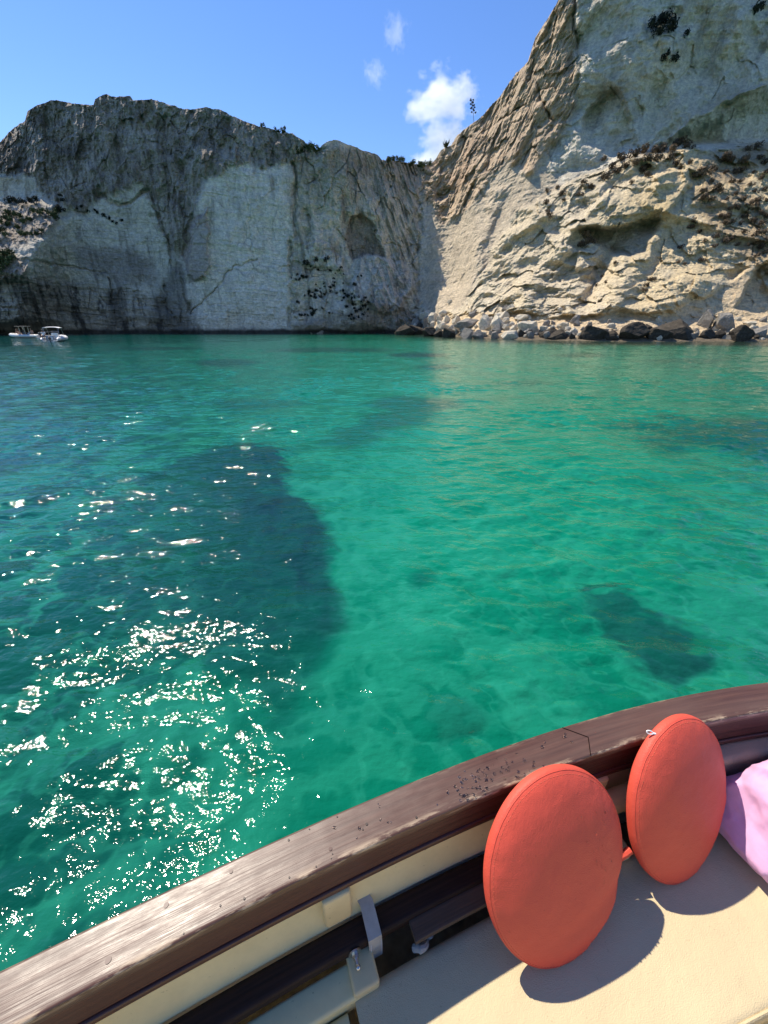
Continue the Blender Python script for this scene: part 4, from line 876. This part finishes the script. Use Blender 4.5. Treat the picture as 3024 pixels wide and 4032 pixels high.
# ------------------------------------------------------------------ round cushions, bag
def cushion(name, bottom, top, wdir, label, zipper):
    bottom, top = Vector(bottom), Vector(top); a = (top - bottom); H = a.length / 2; a.normalize()
    w = Vector(wdir); w = (w - a * w.dot(a)).normalized(); n = w.cross(a).normalized()
    c = (bottom + top) / 2; HW = 0.196 if zipper else 0.213; T = 0.052
    root = empty(name, bottom, label, 'cushion', 'coral seat cushions')
    nr, na = 44, 128; th = np.linspace(0, 2 * math.pi, na, endpoint=False)
    ex = np.cos(th) * HW * (1 + .035 * np.sin(th)); ey = np.sin(th) * H
    # profile across the cushion: front centre -> rim -> back centre
    t = np.linspace(0, 1, nr); rad = []; dep = []
    for q in t:
        ph = q * math.pi; sn, cs = math.sin(ph), math.cos(ph)
        r_ = sn ** .62; rad.append(r_); dep.append(T * .5 * math.copysign(abs(cs) ** .55, cs) + (.026 if cs > 0 else -.004) * (1 - r_ ** 3.2))
    rad = np.array(rad)[:, None]; dep = np.array(dep)[:, None] * np.ones((1, na))
    lx = rad * ex; ly = rad * ey
    q = np.stack([lx * 9, ly * 9, dep * 20 + len(label)], -1).astype(np.float32)
    frontm = (t < .46)[:, None]
    dep = dep + .0022 * fbm(q, 4, .55, 3)
    pk = np.exp(-((rad - .93) / .06) ** 2) * fbm(np.stack([np.cos(th) * 9, np.sin(th) * 9, 0 * th], -1)[None].repeat(nr, 0).astype(np.float32), 3, .6, 6)
    dep = dep + .0030 * pk * frontm
    if not zipper:                                                       # sat-in fold across the lower right
        dep = dep - frontm * .004 * np.exp(-((ly + .135 - .30 * lx) / .022) ** 2) * sstep(-.12, .10, lx) + frontm * .003 * np.exp(-((ly + .175 - .2 * lx) / .03) ** 2) * sstep(-.1, .1, lx)
    P = np.stack([c.x + w.x * lx + a.x * ly + n.x * (dep - T / 2), c.y + w.y * lx + a.y * ly + n.y * (dep - T / 2), c.z + w.z * lx + a.z * ly + n.z * (dep - T / 2)], -1)
    cov = mesh_np('cover', P.reshape(-1, 3), grid_faces(nr, na, True), M_CORAL, True, root, bottom)
    loc = lambda k, i, out: Vector(P[k, i]) - bottom + n * out
    k0 = int(.40 * (nr - 1))
    b = BM(); b.tube([loc(k0 + 1, i % na, .0002) for i in range(0, na + 1, 1)], .0011, 5, False).build('seam_welt', M_CORAL, root)
    st = BM()
    for i in range(0, na):
        p = loc(k0 - 1, i, .0002); qv = loc(k0 - 1, (i + 1) % na, .0002); d = (qv - p) * .55
        st.tube([p, p + d], .0006, 4)
    st.build('stitching', M_THREAD, root)
    if zipper:
        i = int(na * .345); p = loc(k0 + 4, i, 0); d = (-w * .8 + a * .15 - n * .35).normalized(); s_ = d.cross(n).normalized()
        z = BM(); z.tube([p, p + d * .008], .003, 8); 
        ring = [p + d * (.016 + .009 * math.cos(x)) + s_ * .0045 * math.sin(x) for x in np.linspace(0, 6.283, 17)]
        z.tube(ring, .0017, 6, False); z.build('zip_pull', M_WHITE, root)
        i = int(na * .60); p = loc(k0 + 6, i, -.01); tie = BM()
        tie.tube([p, p + Vector((-.03, -.01, -.015)), p + Vector((-.055, .01, -.02)), p + Vector((-.07, .03, -.03))], [.010, .011, .010, .008], 8).build('tie_strap', M_CORAL, root)
    else:
        dr_ = BM(); r = random.Random(4)
        for _ in range(34):
            x_ = r.gauss(.10, .025); y_ = r.uniform(-.05, .14); k = min(range(int(nr * .4)), key=lambda k: abs(math.hypot(x_ / HW, y_ / H) - float(rad[k, 0]))); i = int(((math.atan2(y_ / H, x_ / HW)) % 6.2832) / 6.2832 * na) % na
            s_ = r.uniform(.0009, .0026); dr_.ball(loc(k, i, .0004), (s_, s_, s_ * 1.5), 1)
        dr_.build('water_drops', M_DROP, kind='stuff', label='small water drops on the nearer coral cushion').location = bottom
    return root
cushion('round_cushion', (.460, .360, SEATZ + .004), (.4535, .598, 1.160), (.94, .35, 0), 'coral round cushion with water drops, the wider one nearer the camera', False)
cushion('round_cushion', (.859, .518, SEATZ + .004), (.8925, .742, 1.165), (.93, .37, 0), 'coral round cushion with white zip pull, beside the lilac bag', True)

def bag():
    root = empty('cloth_bag', (1.28, .655, SEATZ), 'crumpled lilac cloth bag on the cream seat at the right edge', 'bag')
    bm = bmesh.new(); bmesh.ops.create_cube(bm, size=2); bmesh.ops.subdivide_edges(bm, edges=bm.edges[:], cuts=44, use_grid_fill=True)
    P = np.array([v.co[:] for v in bm.verts], np.float32)
    L = (np.abs(P) ** 5).sum(1) ** .2; Q = P / L[:, None]
    zz_ = Q[:, 2]; tap = 1 - .30 * sstep(-.4, 1.0, zz_); sag = 1 + .07 * np.exp(-((zz_ + .7) / .35) ** 2)
    X = np.stack([Q[:, 0] * .22 * tap * sag, Q[:, 1] * .125 * tap * sag, (zz_ + 1) * .148], -1)
    nrm = X - X.mean(0); nrm /= np.linalg.norm(nrm, axis=1)[:, None]
    diag = np.stack([(X[:, 0] + X[:, 2] * .9) * 9, (X[:, 0] * .3 - X[:, 2]) * 4, X[:, 1] * 8], -1).astype(np.float32)
    f = .024 * fbm(diag * .7, 3, .42, 8, True) + .003 * fbm((X * 26).astype(np.float32), 3, .6, 4, True) + .018 * fbm((X * 5).astype(np.float32), 2, .5, 2)
    X = X + nrm * (f * sstep(0, .05, X[:, 2]))[:, None]; X[:, 2] = np.maximum(X[:, 2], 0.003)
    for v, p in zip(bm.verts, X): v.co = p
    rz = math.atan2(.36, .93) - .25
    Rm = Matrix.Rotation(rz, 4, 'Z'); bmesh.ops.transform(bm, matrix=Rm, verts=bm.verts)
    me = bpy.data.meshes.new('bag_body'); bm.to_mesh(me); bm.free(); me.polygons.foreach_set('use_smooth', [True] * len(me.polygons)); me.materials.append(M_LILAC)
    o = link(bpy.data.objects.new('bag_body', me), root)
    idx = [i for i in range(len(P)) if abs(P[i, 0] + 1) < 1e-4 and abs(P[i, 1] + 1) < 1e-4]
    idx.sort(key=lambda i: P[i, 2]); pts = [Rm @ Vector(X[i]) for i in idx]
    BM().tube(pts, .0035, 6).build('seam', M_LILAC, root)
    h = BM(); pts = [Rm @ Vector((.11 * math.cos(x) , -.08 - .03 * math.sin(x), .27 + .10 * math.sin(x))) for x in np.linspace(.05, 3.09, 16)]
    h.tube(pts, .011, 8).build('handle', M_LILAC, root)
bag()

# ------------------------------------------------------------------ people and rigid inflatable boats
M_SKIN = simple('tanned_skin', (0.42, 0.22, 0.14), 0.55, 0.08); M_HAIR = simple('dark_hair', (0.02, 0.013, 0.01), 0.6)
M_SHORTS = simple('navy_shorts', (0.02, 0.03, 0.07), 0.8); M_BIKINI = simple('black_swimwear', (0.02, 0.02, 0.022), 0.8); M_TEE = simple('white_cotton', (0.75, 0.74, 0.72), 0.85)
def person(loc, rz, label, J, cloth, cloth_mat, hair_len=.0):
    """J: joint positions (x right, y forward, z up) relative to the pelvis."""
    root = empty('person', loc, label, 'person', None, rz)
    vs = []; ed = []; rd = []
    def add(p, r_, par=None):
        vs.append(Vector(p)); rd.append(r_)
        if par is not None: ed.append((par, len(vs) - 1))
        return len(vs) - 1
    pel = add((0, 0, 0), .125); ch = Vector(J['chest']); nk = Vector(J['neck']); hd = Vector(J['head'])
    a = add(ch * .5, .115, pel); c_ = add(ch, .14, a); k = add(nk, .055, c_); h1 = add(nk.lerp(hd, .55), .075, k); h2 = add(hd, .095, h1); add(hd + (hd - nk).normalized() * .07, .06, h2)
    face = Vector(J.get('face', (0, 1, 0))); add(hd + face * .085 - Vector((0, 0, .01)), .022, h2)
    for s in ('l', 'r'):
        sg = -1 if s == 'l' else 1
        hip, kn, an, toe = [Vector(x) for x in J['leg_' + s]]
        i = add(hip, .09, pel); i = add(kn, .058, i); i = add(kn.lerp(an, .35), .055, i); i = add(an, .036, i); add(toe, .028, i)
        sh, el, wr, hn = [Vector(x) for x in J['arm_' + s]]
        i = add(sh, .062, c_); i = add(el, .042, i); i = add(wr, .028, i)
        d = (hn - wr).normalized(); sd = d.cross(Vector((0, .2, 1))).normalized(); palm = add(wr + d * .07, .034, i)
        for f in range(4):
            o = sd * (f - 1.5) * .02; q = add(wr + d * .10 + o, .0095, palm); add(wr + d * (.145 + .012 * (1.5 - abs(f - 1.5))) + o * 1.2 + Vector((0, 0, -.02)), .008, q)
        q = add(wr + d * .05 + sd * .045 * sg, .011, palm); add(wr + d * .09 + sd * .065 * sg, .009, q)
    me = bpy.data.meshes.new('body'); me.from_pydata([tuple(x) for x in vs], ed, []); me.materials.append(M_SKIN)
    o = link(bpy.data.objects.new('body', me), root)
    md = o.modifiers.new('skin', 'SKIN'); md.use_smooth_shade = True
    for sv, r_ in zip(me.skin_vertices[0].data, rd): sv.radius = (r_, r_)
    me.skin_vertices[0].data[0].use_root = True
    o.modifiers.new('sub', 'SUBSURF').levels = 1; o.modifiers['sub'].render_levels = 1
    up = (hd - nk).normalized()
    hb = BM().ball(hd + up * .035 - face * .025, (.108, .112, .10), 3)
    if hair_len: hb.ball(hd - face * .07 - up * hair_len * .5, (.085, .05, hair_len), 2)
    hb.build('hair', M_HAIR, root)
    cb = BM()
    if 'shorts' in cloth:
        for s in ('l', 'r'):
            hip, kn = Vector(J['leg_' + s][0]), Vector(J['leg_' + s][1]); cb.tube([Vector((0, 0, .06)) + (hip * .3), hip, hip.lerp(kn, .5)], [.125, .115, .085], 12)
        cb.build('shorts', cloth_mat, root); cb = BM()
    if 'top' in cloth:
        cb.tube([Vector((0, 0, .02)), ch * .5, ch * .9, ch.lerp(nk, .55)], [.14, .13, .165, .10], 14)
        for s in ('l', 'r'): cb.tube([ch.lerp(Vector(J['arm_' + s][0]), .6), Vector(J['arm_' + s][0]), Vector(J['arm_' + s][0]).lerp(Vector(J['arm_' + s][1]), .45)], [.09, .08, .06], 10)
        cb.build('shirt', M_TEE, root)
    else: cb.b.free()
    return root
SIT = dict(chest=(0, -.05, .38), neck=(0, -.03, .52), head=(0, 0, .66), leg_l=[(-.1, .02, -.02), (-.14, .44, .06), (-.13, .5, -.36), (-.13, .64, -.40)], leg_r=[(.1, .02, -.02), (.14, .44, .06), (.15, .5, -.36), (.15, .64, -.40)],
           arm_l=[(-.19, -.04, .43), (-.25, .02, .16), (-.18, .24, .10), (-.16, .34, .10)], arm_r=[(.19, -.04, .43), (.25, .02, .16), (.18, .24, .10), (.16, .34, .10)])
LEAN = dict(chest=(0, -.16, .36), neck=(0, -.22, .49), head=(0, -.24, .63), leg_l=[(-.1, .02, -.02), (-.13, .36, .26), (-.13, .62, -.08), (-.13, .76, -.06)], leg_r=[(.1, .02, -.02), (.13, .45, .05), (.14, .86, -.05), (.14, .98, .02)],
            arm_l=[(-.2, -.18, .41), (-.3, -.1, .62), (-.2, -.22, .82), (-.14, -.28, .90)], arm_r=[(.2, -.18, .41), (.27, -.36, .18), (.25, -.46, -.04), (.25, -.5, -.1)])
M_TUBE = simple('white_hypalon', (0.62, 0.62, 0.60), 0.45, 0.04); M_GREYV = simple('grey_marine_vinyl', (0.34, 0.34, 0.35), 0.6, 0.1); M_NAVY = simple('dark_console', (0.025, 0.027, 0.035), 0.35, 0.1)
M_SCREEN = simple('smoked_screen', (0.05, 0.055, 0.06), 0.12, 0.1); M_CANVAS = simple('tan_canvas', (0.42, 0.38, 0.32), 0.8, 0.1); M_WCANVAS = simple('white_canvas', (0.8, 0.8, 0.79), 0.75, 0.04)
def rib_boat(loc, rz, label, kind):
    root = empty('inflatable_boat', loc, label, 'boat', 'inflatable boats', rz); root.scale = (.88,) * 3
    b = BM(); L = 2.9; Wd = 1.02
    path = [(-L - .55, -Wd, .36), (-L - .2, -Wd, .37), (-L, -Wd, .38), (-1, -Wd, .38), (.8, -Wd, .41), (1.8, -Wd * .82, .48), (2.5, -Wd * .5, .57), (2.85, 0, .62)]
    path += [(x, -y, z) for x, y, z in path[-2::-1]]
    b.tube(path, [.05, .2, .25] + [.26] * (len(path) - 6) + [.25, .2, .05], 16).build('tube', M_TUBE, root)
    b = BM(); b.tube([(-L - .1, -Wd - .26, .40), (-1, -Wd - .265, .40), (.8, -Wd - .265, .43)], .035, 6).tube([(-L - .1, Wd + .26, .40), (-1, Wd + .265, .40), (.8, Wd + .265, .43)], .035, 6); b.build('rubbing_strake', M_GREYV, root)
    b = BM()
    sec = [(-L, .95, .12, -.35), (-1, .95, .12, -.38), (1, .85, .18, -.30), (2.0, .55, .3, -.1), (2.75, .06, .5, .35)]
    rings = [[b.b.verts.new(p) for p in ((x, -w_, z1), (x, -w_ * .5, z1 - .18), (x, 0, z0), (x, w_ * .5, z1 - .18), (x, w_, z1))] for x, w_, z1, z0 in sec]
    for A, B_ in zip(rings, rings[1:]):
        for i in range(4): b.b.faces.new((A[i], A[i + 1], B_[i + 1], B_[i]))
        b.b.faces.new((A[0], B_[0], B_[4], A[4]))
    b.b.faces.new(rings[0]); b.build('hull', M_WHITE, root, smooth=False)
    BM().box((-.45, 0, .16), (4.7, 1.5, .05), None, .01).build('deck', M_GREYV, root)
    if kind == 'ttop':
        BM().box((-.1, 0, .62), (.62, .62, .95), Matrix.Rotation(-.12, 3, 'Y'), .06).build('console', M_NAVY, root)
        BM().box((.12, 0, 1.25), (.03, .6, .36), Matrix.Rotation(-.4, 3, 'Y'), .01).build('windscreen', M_SCREEN, root)
        BM().tube([(-.42, 0, 1.0), (-.44, 0, 1.02)], .17, 20).build('steering_wheel', M_NAVY, root)
        b = BM(); b.box((-1.25, 0, .55), (.55, .75, .75), None, .06).box((-1.5, 0, 1.05), (.12, .75, .3), None, .05); b.build('helm_seat', M_GREYV, root)
        b = BM()
        for x in (-.72, .42):
            for y in (-.38, .38): b.tube([(x * .75, y, .35), (x, y * 1.12, 2.02)], .024, 8)
        b.build('canopy_frame', M_STEEL, root)
        b = BM(); b.box((-.15, 0, 2.08), (2.25, 1.35, .05), None, .02)
        b.build('canopy', M_CANVAS, root); BM().box((1.6, 0, .42), (1.3, 1.0, .18), None, .07).build('bow_cushion', M_GREYV, root)
        b = BM(); b.box((-3.1, 0, .75), (.42, .38, .55), None, .10, 3).box((-3.12, 0, .2), (.16, .14, .8), None, .03); b.build('outboard_motor', M_NAVY, root)
    else:
        for y in (-.78, .78): BM().box((-3.25, y * .9, .14), (.55, .62, .07), None, .02).build('swim_platform', M_WHITE, root)
        b = BM(); b.box((-2.55, 0, .50), (.55, 1.15, .62), None, .08, 3).build('stern_seat', M_GREYV, root)
        BM().box((-2.85, 0, .46), (.08, .62, .52), None, .03).build('transom_door', M_WHITE, root)
        BM().box((-2.5, 0, .86), (.62, 1.1, .1), None, .04).build('sunpad', M_GREYV, root)
        BM().box((-.2, 0, .68), (.7, .8, 1.05), None, .07).build('console', M_WHITE, root)
        b = BM(); b.box((.14, 0, 1.34), (.03, .9, .42), Matrix.Rotation(-.45, 3, 'Y'), .01); b.build('windscreen', M_SCREEN, root)
        b = BM()
        for y in (-.98, .98): b.tube([(-1.9, y, .58), (-1.55, y * .98, 1.3), (-1.2, y * .95, 1.92)], .022, 8).tube([(.55, y, .6), (.2, y * .95, 1.94)], .02, 8).tube([(-1.2, y * .95, 1.92), (.2, y * .95, 1.94)], .02, 8)
        b.tube([(-1.5, -.97, 1.38), (-1.5, .97, 1.38)], .016, 6); b.build('canopy_frame', M_STEEL, root)
        b = BM(); nx, ny = 12, 16
        g = [[b.b.verts.new((-1.35 + 1.75 * i / nx, -1.08 + 2.16 * j / ny, 1.92 + .13 * (1 - (2 * j / ny - 1) ** 4) + .04 * math.sin(math.pi * i / nx))) for j in range(ny + 1)] for i in range(nx + 1)]
        for i in range(nx):
            for j in range(ny): b.b.faces.new((g[i][j], g[i + 1][j], g[i + 1][j + 1], g[i][j + 1]))
        bmesh.ops.recalc_face_normals(b.b, faces=b.b.faces); bmesh.ops.solidify(b.b, geom=b.b.faces[:], thickness=.05); b.build('canopy', M_WCANVAS, root)
        b = BM(); b.box((-3.15, 0, .52), (.36, .34, .42), None, .1, 3).box((-3.15, 0, .1), (.14, .12, .7), None, .03); b.build('outboard_motor', M_NAVY, root)
    return root
pA = on_z(103, 1331, 0); rib_boat(pA, R(176), 'white inflatable boat with a tan flat canopy, side on under the cliff', 'ttop')
pB = on_z(207, 1346, 0); rib_boat(pB + Vector((-1.0, 2.2, 0)), R(112), 'white inflatable boat with an arched white canopy, stern towards us', 'bimini')
def on_boat(p, rz, x, y, z): return Vector(p) + Matrix.Rotation(rz, 3, 'Z') @ (Vector((x, y, z)) * .88)
person(on_boat(pA, R(176), 1.35, -.1, .62), R(176 - 90 + 180), 'person in dark shorts reclining on the bow of the tan-canopied boat, arm raised', LEAN, ('shorts',), M_SHORTS)
person(on_boat(pA, R(176), .55, .45, .60), R(176 - 90 + 60), 'person in black swimwear sitting beside the console of the tan-canopied boat', SIT, ('shorts',), M_BIKINI, .16)
person(on_boat(pA, R(176), -1.75, .2, .72), R(176 - 90 + 120), 'person with bare back sitting at the stern of the tan-canopied boat', SIT, ('shorts',), M_SHORTS)
pB2 = pB + Vector((-1.0, 2.2, 0))
person(on_boat(pB2, R(112), -2.45, .78, .82), R(112 + 90), 'person in white shirt sitting on the stern of the white-canopied boat', SIT, ('shorts', 'top'), M_BIKINI, .12)
